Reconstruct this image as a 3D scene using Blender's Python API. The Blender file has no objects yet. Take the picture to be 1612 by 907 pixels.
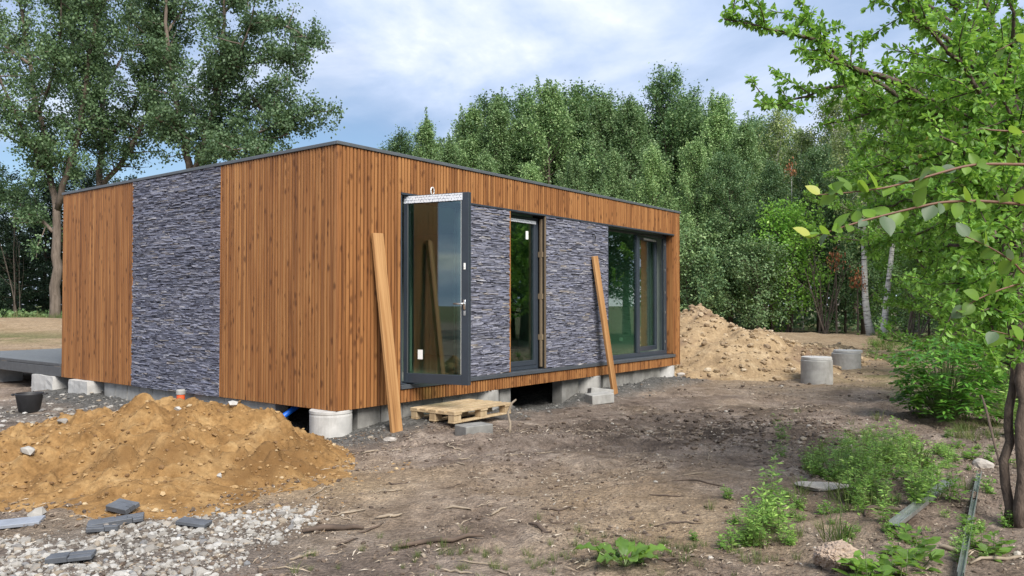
import bpy, math, random
import numpy as np
from mathutils import Vector, Matrix

S = bpy.context.scene
COL = S.collection
PI = math.pi
rad = math.radians

# ------------------------------------------------------------------ camera
CAM_H, FPX, PITCH = 1.55, 1248.56, 0.01967
cam_d = bpy.data.cameras.new('camera')
cam_d.sensor_width = 36.0
cam_d.lens = 36.0 * FPX / 1612.0
cam_d.clip_start = 0.05
cam_d.clip_end = 2000.0
cam = bpy.data.objects.new('camera', cam_d)
COL.objects.link(cam)
cam.location = (0, 0, CAM_H)
cam.rotation_euler = (PI / 2 + PITCH, 0, 0)
S.camera = cam
S.render.resolution_x, S.render.resolution_y = 1024, 576

# ------------------------------------------------------------------ light
SUN_EL, SUN_AZ = rad(44), rad(153)          # azimuth clockwise from +Y, towards the sun
w = bpy.data.worlds.new('World')
S.world = w
w.use_nodes = True
nt = w.node_tree
for n in list(nt.nodes):
    nt.nodes.remove(n)


def N(tree, kind, **kw):
    n = tree.nodes.new(kind)
    for k, v in kw.items():
        if k in n.inputs.keys():
            n.inputs[k].default_value = v
        else:
            setattr(n, k, v)
    return n


def ramp(tree, fac, stops):
    r = tree.nodes.new('ShaderNodeValToRGB')
    el = r.color_ramp.elements
    while len(el) < len(stops):
        el.new(0.5)
    for e, (p, c) in zip(el, stops):
        e.position = p
        e.color = (*c, 1) if len(c) == 3 else c
    tree.links.new(fac, r.inputs[0])
    return r.outputs[0]


L = nt.links
sky = N(nt, 'ShaderNodeTexSky', sky_type='NISHITA', sun_disc=False, sun_elevation=SUN_EL, sun_rotation=SUN_AZ)
sky.air_density, sky.dust_density, sky.ozone_density = 1.0, 0.6, 3.0
bg_sky = N(nt, 'ShaderNodeBackground', Strength=0.078)
L.new(sky.outputs[0], bg_sky.inputs[0])
tc = N(nt, 'ShaderNodeTexCoord')
sep = N(nt, 'ShaderNodeSeparateXYZ')
L.new(tc.outputs['Generated'], sep.inputs[0])
zz = N(nt, 'ShaderNodeMath', operation='MAXIMUM')
L.new(sep.outputs[2], zz.inputs[0]); zz.inputs[1].default_value = 0.0
zp = N(nt, 'ShaderNodeMath', operation='ADD')
L.new(zz.outputs[0], zp.inputs[0]); zp.inputs[1].default_value = 0.22
dx = N(nt, 'ShaderNodeMath', operation='DIVIDE'); L.new(sep.outputs[0], dx.inputs[0]); L.new(zp.outputs[0], dx.inputs[1])
dy = N(nt, 'ShaderNodeMath', operation='DIVIDE'); L.new(sep.outputs[1], dy.inputs[0]); L.new(zp.outputs[0], dy.inputs[1])
cmb = N(nt, 'ShaderNodeCombineXYZ'); L.new(dx.outputs[0], cmb.inputs[0]); L.new(dy.outputs[0], cmb.inputs[1])
cmb.inputs[2].default_value = 20.3
cn = N(nt, 'ShaderNodeTexNoise', Scale=0.62, Detail=9.0, Roughness=0.52, Distortion=0.55)
L.new(cmb.outputs[0], cn.inputs['Vector'])
cover = ramp(nt, cn.outputs[0], [(0.30, (0, 0, 0)), (0.50, (1, 1, 1))])
cn2 = N(nt, 'ShaderNodeTexNoise', Scale=1.5, Detail=10.0, Roughness=0.55, Distortion=0.5)
L.new(cmb.outputs[0], cn2.inputs['Vector'])
ccol = ramp(nt, cn2.outputs[0], [(0.34, (0.30, 0.40, 0.58)), (0.47, (0.43, 0.52, 0.69)), (0.56, (0.58, 0.64, 0.77)), (0.68, (0.90, 0.91, 0.92))])
bg_cl = N(nt, 'ShaderNodeBackground', Strength=0.90)
L.new(ccol, bg_cl.inputs[0])
mixw = N(nt, 'ShaderNodeMixShader')
L.new(cover, mixw.inputs[0]); L.new(bg_sky.outputs[0], mixw.inputs[1]); L.new(bg_cl.outputs[0], mixw.inputs[2])
outw = N(nt, 'ShaderNodeOutputWorld')
L.new(mixw.outputs[0], outw.inputs[0])

sun_d = bpy.data.lights.new('sun', 'SUN')
sun_d.energy, sun_d.angle, sun_d.color = 4.0, rad(34), (1.0, 0.95, 0.87)
sun = bpy.data.objects.new('sun', sun_d)
COL.objects.link(sun)
sd = Vector((math.sin(SUN_AZ) * math.cos(SUN_EL), math.cos(SUN_AZ) * math.cos(SUN_EL), math.sin(SUN_EL)))
sun.rotation_euler = sd.to_track_quat('Z', 'Y').to_euler()
sun.location = (10, -10, 20)

S.view_settings.view_transform = 'Standard'
S.view_settings.look = 'None'
S.view_settings.exposure = 0.72
S.view_settings.gamma = 1.0
S.render.engine = 'CYCLES'
S.cycles.max_bounces = 8
S.cycles.transparent_max_bounces = 12

# ------------------------------------------------------------------ survey helper: photo pixel + depth -> point in metres
def at(px, py, d):
    fy = math.cos(PITCH) - (-(py - 453.5) / FPX) * math.sin(PITCH)
    up = -(py - 453.5) / FPX
    r = (((px - 806) / FPX), math.cos(PITCH) - up * math.sin(PITCH), math.sin(PITCH) + up * math.cos(PITCH))
    k = d / r[1]
    return np.array([r[0] * k, d, CAM_H + r[2] * k])


def gnd(px, py, z=0.0):
    up = -(py - 453.5) / FPX
    rz = math.sin(PITCH) + up * math.cos(PITCH)
    k = (z - CAM_H) / rz
    return np.array([(px - 806) / FPX * k, (math.cos(PITCH) - up * math.sin(PITCH)) * k])


# ------------------------------------------------------------------ noise
def _hash(ix, iy, seed):
    h = (ix.astype(np.int64) * 374761393 + iy.astype(np.int64) * 668265263 + seed * 1442695041) & 0x7fffffff
    h = ((h ^ (h >> 13)) * 1274126177) & 0x7fffffff
    return ((h ^ (h >> 16)) & 0xffff) / 65535.0


def vnoise(x, y, seed=0):
    x = np.asarray(x, float); y = np.asarray(y, float)
    ix = np.floor(x); iy = np.floor(y)
    fx = x - ix; fy = y - iy
    fx = fx * fx * fx * (fx * (fx * 6 - 15) + 10); fy = fy * fy * fy * (fy * (fy * 6 - 15) + 10)
    a = _hash(ix, iy, seed); b = _hash(ix + 1, iy, seed); c = _hash(ix, iy + 1, seed); d = _hash(ix + 1, iy + 1, seed)
    return (a + (b - a) * fx) * (1 - fy) + (c + (d - c) * fx) * fy


def fbm(x, y, seed=0, octv=4, gain=0.5):
    s = 0; a = 1; t = 0
    x = np.asarray(x, float); y = np.asarray(y, float)
    for o in range(octv):
        ca, sa = math.cos(o * 1.1), math.sin(o * 1.1)
        s = s + a * (vnoise((x * ca - y * sa) * 2 ** o, (x * sa + y * ca) * 2 ** o, seed + o * 17) - 0.5)
        t += a; a *= gain
    return s / t * 2


def sstep(a, b, x):
    t = np.clip((np.asarray(x, float) - a) / (b - a), 0, 1)
    return t * t * (3 - 2 * t)


# ------------------------------------------------------------------ mesh helpers
class Geo:
    def __init__(self):
        self.v = []; self.q = []; self.t = []; self.n = 0

    def add(self, V, Q=None, T=None):
        V = np.asarray(V, float).reshape(-1, 3)
        self.v.append(V)
        if Q is not None and len(Q):
            self.q.append(np.asarray(Q, np.int64) + self.n)
        if T is not None and len(T):
            self.t.append(np.asarray(T, np.int64) + self.n)
        self.n += len(V)
        return self

    def box(self, lo, hi):
        (a, b, c), (d, e, f) = lo, hi
        V = [(a, b, c), (d, b, c), (d, e, c), (a, e, c), (a, b, f), (d, b, f), (d, e, f), (a, e, f)]
        Q = [(0, 3, 2, 1), (4, 5, 6, 7), (0, 1, 5, 4), (1, 2, 6, 5), (2, 3, 7, 6), (3, 0, 4, 7)]
        return self.add(V, Q)

    def bbox(self, lo, hi, b=0.004):
        """box with chamfered edges along all sides"""
        lo = np.array(lo, float); hi = np.array(hi, float)
        V = []; idx = {}
        for i, sx in enumerate((0, 1)):
            for j, sy in enumerate((0, 1)):
                for k, sz in enumerate((0, 1)):
                    c = np.array([(lo, hi)[sx][0], (lo, hi)[sy][1], (lo, hi)[sz][2]])
                    sg = np.array([1 - 2 * sx, 1 - 2 * sy, 1 - 2 * sz])
                    for ax in range(3):
                        p = c + sg * b; p[ax] = c[ax]
                        idx[(sx, sy, sz, ax)] = len(V); V.append(p)
        Q = []; T = []
        for ax in range(3):
            o1, o2 = (ax + 1) % 3, (ax + 2) % 3
            for s in (0, 1):
                f = []
                for a, bb in ((0, 0), (1, 0), (1, 1), (0, 1)):
                    k = [0, 0, 0]; k[ax] = s; k[o1] = a; k[o2] = bb
                    f.append(idx[(*k, ax)])
                Q.append(f if s else f[::-1])
        for ax in range(3):
            o1, o2 = (ax + 1) % 3, (ax + 2) % 3
            for a in (0, 1):
                for bb in (0, 1):
                    k0 = [0, 0, 0]; k0[o1] = a; k0[o2] = bb; k1 = list(k0); k1[ax] = 1
                    f = [idx[(*k0, o1)], idx[(*k1, o1)], idx[(*k1, o2)], idx[(*k0, o2)]]
                    Q.append(f if (a == bb) == False else f[::-1])
        for sx in (0, 1):
            for sy in (0, 1):
                for sz in (0, 1):
                    f = [idx[(sx, sy, sz, 0)], idx[(sx, sy, sz, 1)], idx[(sx, sy, sz, 2)]]
                    T.append(f if (sx + sy + sz) % 2 else f[::-1])
        return self.add(V, Q, T)

    def tube(self, P, R, k=6, cap=True):
        P = np.asarray(P, float); R = np.broadcast_to(np.asarray(R, float), (len(P),))
        T = np.gradient(P, axis=0); T /= np.linalg.norm(T, axis=1)[:, None] + 1e-9
        ref = np.array([0.0, 0, 1]) if abs(T[:, 2].mean()) < 0.8 else np.array([1.0, 0, 0])
        A = np.cross(T, ref); A /= np.linalg.norm(A, axis=1)[:, None] + 1e-9
        B = np.cross(T, A)
        an = np.arange(k) * 2 * PI / k
        V = P[:, None, :] + R[:, None, None] * (np.cos(an)[None, :, None] * A[:, None, :] + np.sin(an)[None, :, None] * B[:, None, :])
        n = len(P)
        i = np.arange(n - 1)[:, None] * k; j = np.arange(k)[None, :]; j2 = (j + 1) % k
        Q = np.stack([i + j, i + j2, i + k + j2, i + k + j], -1).reshape(-1, 4)
        V = V.reshape(-1, 3)
        if cap:
            m = len(V)
            V = np.vstack([V, P[0], P[-1]])
            jj = np.arange(k); j2 = (jj + 1) % k
            T1 = np.stack([np.full(k, m), j2, jj], -1)
            b = (n - 1) * k
            T2 = np.stack([np.full(k, m + 1), b + jj, b + j2], -1)
            return self.add(V, Q, np.vstack([T1, T2]))
        return self.add(V, Q)

    def lathe(self, prof, k=24, centre=(0, 0)):
        """prof: list of (r, z) from bottom to top"""
        P = np.array(prof, float)
        an = np.arange(k) * 2 * PI / k
        V = np.stack([centre[0] + P[:, None, 0] * np.cos(an), centre[1] + P[:, None, 0] * np.sin(an), np.broadcast_to(P[:, 1:2], (len(P), k))], -1)
        n = len(P)
        i = np.arange(n - 1)[:, None] * k; j = np.arange(k)[None, :]; j2 = (j + 1) % k
        Q = np.stack([i + j, i + j2, i + k + j2, i + k + j], -1).reshape(-1, 4)
        return self.add(V.reshape(-1, 3), Q)

    def prism(self, poly, z0, z1):
        n = len(poly)
        V = [(x, y, z0) for x, y in poly] + [(x, y, z1) for x, y in poly]
        Q = [(i, (i + 1) % n, n + (i + 1) % n, n + i) for i in range(n)]
        T = [(0, i + 1, i) for i in range(1, n - 1)] + [(n, n + i, n + i + 1) for i in range(1, n - 1)]
        return self.add(V, Q, T)

    def xform(self, M):
        M = np.array(M)
        self.v = [np.c_[v, np.ones(len(v))] @ M[:3].T for v in self.v]
        return self

    def mesh(self, name, mat=None, smooth=False):
        V = np.vstack(self.v)
        Q = np.vstack(self.q) if self.q else np.zeros((0, 4), np.int64)
        T = np.vstack(self.t) if self.t else np.zeros((0, 3), np.int64)
        me = bpy.data.meshes.new(name)
        me.vertices.add(len(V)); me.vertices.foreach_set('co', V.astype(np.float32).ravel())
        nl = Q.size + T.size
        me.loops.add(nl)
        me.loops.foreach_set('vertex_index', np.concatenate([Q.ravel(), T.ravel()]).astype(np.int32))
        me.polygons.add(len(Q) + len(T))
        st = np.concatenate([np.arange(len(Q)) * 4, Q.size + np.arange(len(T)) * 3]).astype(np.int32)
        me.polygons.foreach_set('loop_start', st)
        me.polygons.foreach_set('use_smooth', np.full(len(st), bool(smooth)))
        me.update(calc_edges=True)
        me.validate()
        if mat:
            me.materials.append(mat)
        return me


def obj(name, data, parent=None, loc=None, rot=None, scale=None, kind=None):
    o = bpy.data.objects.new(name, data)
    COL.objects.link(o)
    if parent:
        o.parent = parent
    if loc is not None:
        o.location = loc
    if rot is not None:
        o.rotation_euler = rot
    if scale is not None:
        o.scale = scale if hasattr(scale, '__len__') else (scale,) * 3
    if kind:
        o['kind'] = kind
    return o


def part(name, geo, mat, parent, smooth=False, **kw):
    return obj(name, geo.mesh(name, mat, smooth), parent, **kw)


def tag(o, label, cat, group=None):
    o['label'] = label; o['category'] = cat
    if group:
        o['group'] = group
    return o


def empty(name, loc, rz=0.0):
    o = obj(name, None, loc=loc, rot=(0, 0, rz))
    o.empty_display_size = 0.2
    return o


def copy_tree(o, parent=None):
    c = o.copy(); COL.objects.link(c)
    if parent:
        c.parent = parent
    for ch in o.children:
        copy_tree(ch, c)
    return c


# ------------------------------------------------------------------ materials
MATS = {}


def newmat(name):
    m = bpy.data.materials.new(name); m.use_nodes = True
    t = m.node_tree
    b = t.nodes['Principled BSDF']
    MATS[name] = m
    return m, t, b


def mapped(t, scale=(1, 1, 1), coord='Object', rnd=0.0):
    c = N(t, 'ShaderNodeTexCoord')
    mp = N(t, 'ShaderNodeMapping'); mp.inputs['Scale'].default_value = scale
    src = c.outputs[coord]
    if rnd:
        oi = N(t, 'ShaderNodeObjectInfo')
        mu = N(t, 'ShaderNodeVectorMath', operation='SCALE'); mu.inputs[0].default_value = (rnd, rnd * 1.7, rnd * 0.6)
        t.links.new(oi.outputs['Random'], mu.inputs['Scale'])
        ad = N(t, 'ShaderNodeVectorMath', operation='ADD')
        t.links.new(src, ad.inputs[0]); t.links.new(mu.outputs[0], ad.inputs[1])
        src = ad.outputs[0]
    t.links.new(src, mp.inputs[0])
    return mp.outputs[0]


def noise(t, vec, scale, detail=4, rough=0.55, dist=0.0):
    n = N(t, 'ShaderNodeTexNoise', Scale=scale, Detail=detail, Roughness=rough, Distortion=dist)
    if vec is not None:
        t.links.new(vec, n.inputs['Vector'])
    return n.outputs[0]


def bump(t, b, h, strength=0.3, dist=0.01):
    n = N(t, 'ShaderNodeBump', Strength=strength, Distance=dist)
    t.links.new(h, n.inputs['Height']); t.links.new(n.outputs[0], b.inputs['Normal'])


def mixc(t, fac, a, b, mode='MIX'):
    m = N(t, 'ShaderNodeMix', data_type='RGBA', blend_type=mode)
    for i, v in ((0, fac), (6, a), (7, b)):
        if isinstance(v, (int, float)):
            m.inputs[i].default_value = v
        elif isinstance(v, tuple):
            m.inputs[i].default_value = (*v, 1)
        else:
            t.links.new(v, m.inputs[i])
    return m.outputs[2]


def simple(name, col, rough=0.6, metal=0.0, var=0.25, scale=6.0, bmp=0.0, bscale=40.0, bdist=0.004, rnd=3.0, spec=None):
    m, t, b = newmat(name)
    v = mapped(t, rnd=rnd)
    f = noise(t, v, scale, 6, 0.6)
    c = ramp(t, f, [(0.3, tuple(x * (1 - var) for x in col)), (0.7, tuple(min(1, x * (1 + var)) for x in col))])
    if 'concrete' in name:
        st = noise(t, mapped(t, (3, 3, 1.2), rnd=rnd), 1.6, 6, 0.65)
        c = mixc(t, ramp(t, st, [(0.50, (0, 0, 0)), (0.75, (.5, .5, .5))]), c, tuple(x * .42 for x in (col[0], col[1] * .92, col[2] * .8)))
    t.links.new(c, b.inputs['Base Color'])
    b.inputs['Roughness'].default_value = rough; b.inputs['Metallic'].default_value = metal
    if spec is not None:
        b.inputs['Specular IOR Level'].default_value = spec
    if bmp:
        bump(t, b, noise(t, v, bscale, 5, 0.6), bmp, bdist)
    return m


def wood(name, lo, mid, hi, knots=True, rough=0.62, knot_col=(0.07, 0.024, 0.009)):
    m, t, b = newmat(name)
    v = mapped(t, rnd=37.0)
    st = mapped(t, (38, 38, 1.1), rnd=37.0)
    g = noise(t, st, 1.0, 6, 0.6, 0.35)
    st2 = mapped(t, (9, 9, 0.5), rnd=37.0)
    g2 = noise(t, st2, 1.0, 3, 0.5, 0.3)
    s = N(t, 'ShaderNodeMath', operation='ADD'); t.links.new(g, s.inputs[0]); t.links.new(g2, s.inputs[1])
    oi = N(t, 'ShaderNodeObjectInfo')
    r1 = N(t, 'ShaderNodeMath', operation='MULTIPLY_ADD'); t.links.new(oi.outputs['Random'], r1.inputs[0]); r1.inputs[1].default_value = 0.26; r1.inputs[2].default_value = -0.13
    s2 = N(t, 'ShaderNodeMath', operation='ADD'); t.links.new(s.outputs[0], s2.inputs[0]); t.links.new(r1.outputs[0], s2.inputs[1])
    h = N(t, 'ShaderNodeMath', operation='MULTIPLY'); t.links.new(s2.outputs[0], h.inputs[0]); h.inputs[1].default_value = 0.5
    c = ramp(t, h.outputs[0], [(0.30, lo), (0.48, mid), (0.66, hi)])
    if knots:
        kv = mapped(t, (15.0, 15.0, 7.0), rnd=37.0)
        dn = N(t, 'ShaderNodeTexNoise', Scale=2.5, Detail=2.0); t.links.new(kv, dn.inputs['Vector'])
        add = N(t, 'ShaderNodeVectorMath', operation='MULTIPLY_ADD'); t.links.new(dn.outputs['Color'], add.inputs[0]); add.inputs[1].default_value = (0.35, 0.35, 0.35); t.links.new(kv, add.inputs[2])
        vo = N(t, 'ShaderNodeTexVoronoi', Scale=1.0); t.links.new(add.outputs[0], vo.inputs['Vector'])
        kf = ramp(t, vo.outputs['Distance'], [(0.14, (1, 1, 1)), (0.42, (0, 0, 0))])
        cs = N(t, 'ShaderNodeSeparateColor'); t.links.new(vo.outputs['Color'], cs.inputs[0])
        gt = N(t, 'ShaderNodeMath', operation='GREATER_THAN'); t.links.new(cs.outputs[0], gt.inputs[0]); gt.inputs[1].default_value = 0.62
        mm = N(t, 'ShaderNodeMath', operation='MULTIPLY'); t.links.new(kf, mm.inputs[0]); t.links.new(gt.outputs[0], mm.inputs[1])
        mk = N(t, 'ShaderNodeMath', operation='MULTIPLY'); t.links.new(mm.outputs[0], mk.inputs[0]); mk.inputs[1].default_value = 0.75
        c = mixc(t, mk.outputs[0], c, knot_col)
    t.links.new(c, b.inputs['Base Color'])
    b.inputs['Roughness'].default_value = rough
    b.inputs['Specular IOR Level'].default_value = 0.3
    bump(t, b, g, 0.25, 0.003)
    return m


M_clad = wood('stained_larch', (0.097, 0.036, 0.013), (0.254, 0.106, 0.035), (0.378, 0.181, 0.065))
M_plank = wood('stained_plank', (0.126, 0.055, 0.021), (0.302, 0.151, 0.057), (0.454, 0.260, 0.113), knots=False)
M_raw = wood('pale_timber', (0.277, 0.193, 0.109), (0.420, 0.311, 0.185), (0.521, 0.403, 0.260), knots=False, rough=0.75)
M_oldwood = wood('grey_batten', (0.072, 0.054, 0.036), (0.162, 0.120, 0.078), (0.228, 0.174, 0.114), knots=False, rough=0.8)
M_memb = simple('black_membrane', (0.010, 0.010, 0.011), 0.8)
M_anth = simple('anthracite_metal', (0.033, 0.042, 0.056), 0.38, var=0.08)
M_flash = simple('roof_flashing', (0.085, 0.095, 0.105), 0.45, 0.0, var=0.12)
M_sill = simple('sill_metal', (0.060, 0.068, 0.08), 0.3, 0.0, var=0.1)
M_conc = simple('concrete', (0.336, 0.328, 0.311), 0.85, var=0.22, scale=5, bmp=0.4, bscale=60)
M_concw = simple('pale_concrete', (0.437, 0.428, 0.412), 0.85, var=0.18, scale=6, bmp=0.35, bscale=70)
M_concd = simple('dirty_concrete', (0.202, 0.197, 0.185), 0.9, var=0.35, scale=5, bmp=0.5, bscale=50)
M_plaster = simple('inner_plaster', (0.361, 0.412, 0.370), 0.8, var=0.06)
M_floor = simple('inner_floor', (0.30, 0.29, 0.27), 0.5, var=0.15)
M_steel = simple('brushed_steel', (0.66, 0.66, 0.65), 0.3, 0.9, var=0.06)
M_galv = simple('galvanised_steel', (0.50, 0.53, 0.52), 0.36, 0.85, var=0.2, scale=14)
M_white = simple('white_plastic', (0.78, 0.78, 0.76), 0.5, var=0.04)
M_black = simple('black_rubber', (0.018, 0.018, 0.020), 0.55, var=0.4, scale=9, bmp=0.1)
M_blue = simple('blue_pipe', (0.008, 0.11, 0.55), 0.4, var=0.1)
M_orange = simple('orange_pipe', (0.62, 0.10, 0.03), 0.5, var=0.15)
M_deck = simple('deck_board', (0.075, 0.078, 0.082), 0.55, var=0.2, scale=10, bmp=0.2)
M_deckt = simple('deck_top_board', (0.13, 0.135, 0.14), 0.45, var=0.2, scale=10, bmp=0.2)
M_slab = simple('slate_slab', (0.085, 0.092, 0.105), 0.6, var=0.25, scale=8, bmp=0.4, bscale=30)
M_slabp = simple('pale_slate_slab', (0.24, 0.26, 0.30), 0.5, var=0.2, scale=8, bmp=0.3, bscale=30)
M_clay = simple('dried_clay_lump', (0.34, 0.26, 0.20), 0.95, var=0.3, scale=7, bmp=0.7, bscale=35, bdist=0.02)


def film_mat():
    m, t, b = newmat('protective_film')
    v = mapped(t, (1, 1, 1), rnd=0)
    br = N(t, 'ShaderNodeTexBrick', Scale=1.0)
    br.inputs['Color1'].default_value = br.inputs['Color2'].default_value = (0.68, 0.71, 0.76, 1)
    br.inputs['Mortar'].default_value = (0.08, 0.10, 0.14, 1)
    br.inputs['Mortar Size'].default_value = 0.003
    br.inputs['Brick Width'].default_value = 0.045; br.inputs['Row Height'].default_value = 0.034
    mp = N(t, 'ShaderNodeMapping'); mp.inputs['Rotation'].default_value = (PI / 2, 0, 0)
    t.links.new(v, mp.inputs[0]); t.links.new(mp.outputs[0], br.inputs['Vector'])
    n = noise(t, v, 60, 2)
    g = ramp(t, n, [(0.5, (0, 0, 0)), (0.56, (1, 1, 1))])
    t.links.new(mixc(t, g, br.outputs[0], (0.68, 0.71, 0.76)), b.inputs['Base Color'])
    b.inputs['Roughness'].default_value = 0.35
    return m


M_film = film_mat()


def glass_mat(name, tint, base=0.05):
    m = bpy.data.materials.new(name); m.use_nodes = True
    t = m.node_tree
    for n in list(t.nodes):
        t.nodes.remove(n)
    tr = N(t, 'ShaderNodeBsdfTransparent'); tr.inputs[0].default_value = (*tint, 1)
    gl = N(t, 'ShaderNodeBsdfGlossy', Roughness=0.0); gl.inputs[0].default_value = (0.95, 0.97, 1.0, 1)
    lw = N(t, 'ShaderNodeLayerWeight', Blend=0.5)
    pw = N(t, 'ShaderNodeMath', operation='POWER'); t.links.new(lw.outputs['Facing'], pw.inputs[0]); pw.inputs[1].default_value = 4.0
    ma = N(t, 'ShaderNodeMath', operation='MULTIPLY_ADD'); t.links.new(pw.outputs[0], ma.inputs[0]); ma.inputs[1].default_value = 0.9; ma.inputs[2].default_value = base
    mx = N(t, 'ShaderNodeMixShader'); t.links.new(ma.outputs[0], mx.inputs[0]); t.links.new(tr.outputs[0], mx.inputs[1]); t.links.new(gl.outputs[0], mx.inputs[2])
    o = N(t, 'ShaderNodeOutputMaterial'); t.links.new(mx.outputs[0], o.inputs[0])
    return m


M_glass = glass_mat('window_glass', (0.62, 0.79, 0.69), 0.12)
M_glassg = glass_mat('green_glass_sheet', (0.35, 0.72, 0.52), 0.10)


def slate_mat():
    m, t, b = newmat('stacked_slate')
    g = N(t, 'ShaderNodeNewGeometry')
    c = ramp(t, g.outputs['Random Per Island'], [(0.0, (0.097, 0.103, 0.138)), (0.25, (0.153, 0.161, 0.215)), (0.5, (0.199, 0.208, 0.268)), (0.75, (0.250, 0.255, 0.303)), (0.90, (0.185, 0.197, 0.272)), (0.95, (0.277, 0.250, 0.226)), (1.0, (0.332, 0.344, 0.394))])
    v = mapped(t, (6, 6, 30))
    n = noise(t, v, 2.2, 5, 0.65)
    k = ramp(t, n, [(0.3, (0.55, 0.55, 0.57)), (0.75, (1.3, 1.27, 1.25))])
    t.links.new(mixc(t, 1.0, c, k, 'MULTIPLY'), b.inputs['Base Color'])
    b.inputs['Roughness'].default_value = 0.6
    bump(t, b, n, 0.6, 0.006)
    return m


M_slate = slate_mat()


def stone_mat(name, stops, rnd_island=False):
    m, t, b = newmat(name)
    if rnd_island:
        f = N(t, 'ShaderNodeNewGeometry').outputs['Random Per Island']
    else:
        f = N(t, 'ShaderNodeObjectInfo').outputs['Random']
    c = ramp(t, f, stops)
    v = mapped(t, rnd=9.0)
    n = noise(t, v, 14, 5, 0.6)
    k = ramp(t, n, [(0.3, (0.72, 0.70, 0.67)), (0.7, (1.12, 1.1, 1.08))])
    t.links.new(mixc(t, 1.0, c, k, 'MULTIPLY'), b.inputs['Base Color'])
    b.inputs['Roughness'].default_value = 0.85
    bump(t, b, noise(t, v, 60, 4), 0.4, 0.004)
    return m


GRAV = [(0.0, (0.204, 0.189, 0.171)), (0.3, (0.280, 0.265, 0.242)), (0.55, (0.348, 0.337, 0.318)), (0.8, (0.423, 0.416, 0.401)), (0.9, (0.257, 0.208, 0.151)), (1.0, (0.166, 0.174, 0.189))]
M_stone = stone_mat('pale_limestone', GRAV)
M_pebble = stone_mat('pale_pebbles', GRAV, True)
M_greyp = stone_mat('grey_crushed_stone', [(0, (0.076, 0.076, 0.074)), (0.6, (0.143, 0.141, 0.134)), (0.9, (0.210, 0.206, 0.197)), (1, (0.353, 0.344, 0.336))], True)
M_dirtc = stone_mat('dirt_clods', [(0, (0.063, 0.045, 0.033)), (0.5, (0.126, 0.092, 0.069)), (0.85, (0.185, 0.143, 0.109)), (0.95, (0.302, 0.260, 0.210)), (1, (0.420, 0.395, 0.361))], True)
M_sandc = stone_mat('sand_clods', [(0, (0.143, 0.077, 0.029)), (0.5, (0.269, 0.160, 0.065)), (0.93, (0.370, 0.244, 0.113)), (1, (0.462, 0.361, 0.227))], True)
M_sandp = stone_mat('pale_sand_clods', [(0, (0.218, 0.155, 0.097)), (0.5, (0.319, 0.235, 0.143)), (0.9, (0.420, 0.328, 0.218)), (1, (0.504, 0.437, 0.336))], True)
M_straw = stone_mat('straw_litter', [(0, (0.084, 0.063, 0.046)), (0.4, (0.185, 0.139, 0.097)), (0.8, (0.353, 0.290, 0.218)), (1, (0.504, 0.445, 0.370))], True)
M_stick = simple('dry_stick', (0.255, 0.205, 0.151), 0.85, var=0.4, scale=9)
M_sticd = simple('dark_root', (0.085, 0.06, 0.045), 0.9, var=0.4, scale=9, bmp=0.4)


def ground_mat():
    m, t, b = newmat('bare_soil')
    v = mapped(t)
    n1 = noise(t, v, 1.5, 9, 0.70, 0.4)
    n2 = noise(t, v, 9.0, 8, 0.72)
    soil = ramp(t, n1, [(0.30, (0.093, 0.070, 0.057)), (0.48, (0.201, 0.156, 0.126)), (0.68, (0.344, 0.282, 0.234))])
    fine = mixc(t, 1.0, ramp(t, n2, [(0.28, (0.60, 0.58, 0.56)), (0.5, (1, 1, 1)), (0.72, (1.45, 1.43, 1.40))]), ramp(t, noise(t, v, 45, 6, 0.75), [(0.30, (0.62, 0.60, 0.58)), (0.52, (1, 1, 1)), (0.70, (1.5, 1.48, 1.44))]), 'MULTIPLY')
    at_ = N(t, 'ShaderNodeVertexColor', layer_name='zone')
    sp = N(t, 'ShaderNodeSeparateColor'); t.links.new(at_.outputs[0], sp.inputs[0])
    sandn = ramp(t, n1, [(0.3, (0.252, 0.176, 0.105)), (0.7, (0.370, 0.281, 0.185))])
    c = mixc(t, sp.outputs[0], soil, sandn)
    greyn = ramp(t, noise(t, v, 26, 4, 0.7), [(0.3, (0.050, 0.050, 0.048)), (0.7, (0.176, 0.172, 0.164))])
    c = mixc(t, sp.outputs[1], c, greyn)
    c = mixc(t, sp.outputs[2], c, (0.050, 0.037, 0.029))
    grn = ramp(t, n2, [(0.3, (0.055, 0.075, 0.022)), (0.7, (0.13, 0.14, 0.055))])
    c = mixc(t, at_.outputs[1], c, grn)
    c = mixc(t, 1.0, c, fine, 'MULTIPLY')
    t.links.new(c, b.inputs['Base Color'])
    b.inputs['Roughness'].default_value = 0.95
    b.inputs['Specular IOR Level'].default_value = 0.15
    hh = N(t, 'ShaderNodeMath', operation='ADD'); t.links.new(n2, hh.inputs[0]); t.links.new(noise(t, v, 34, 5, 0.7), hh.inputs[1])
    vo = N(t, 'ShaderNodeTexVoronoi', Scale=38.0); t.links.new(v, vo.inputs['Vector'])
    h2 = N(t, 'ShaderNodeMath', operation='MULTIPLY_ADD'); t.links.new(vo.outputs['Distance'], h2.inputs[0]); h2.inputs[1].default_value = -.4; t.links.new(hh.outputs[0], h2.inputs[2])
    bump(t, b, h2.outputs[0], 1.0, 0.035)
    return m


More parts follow.
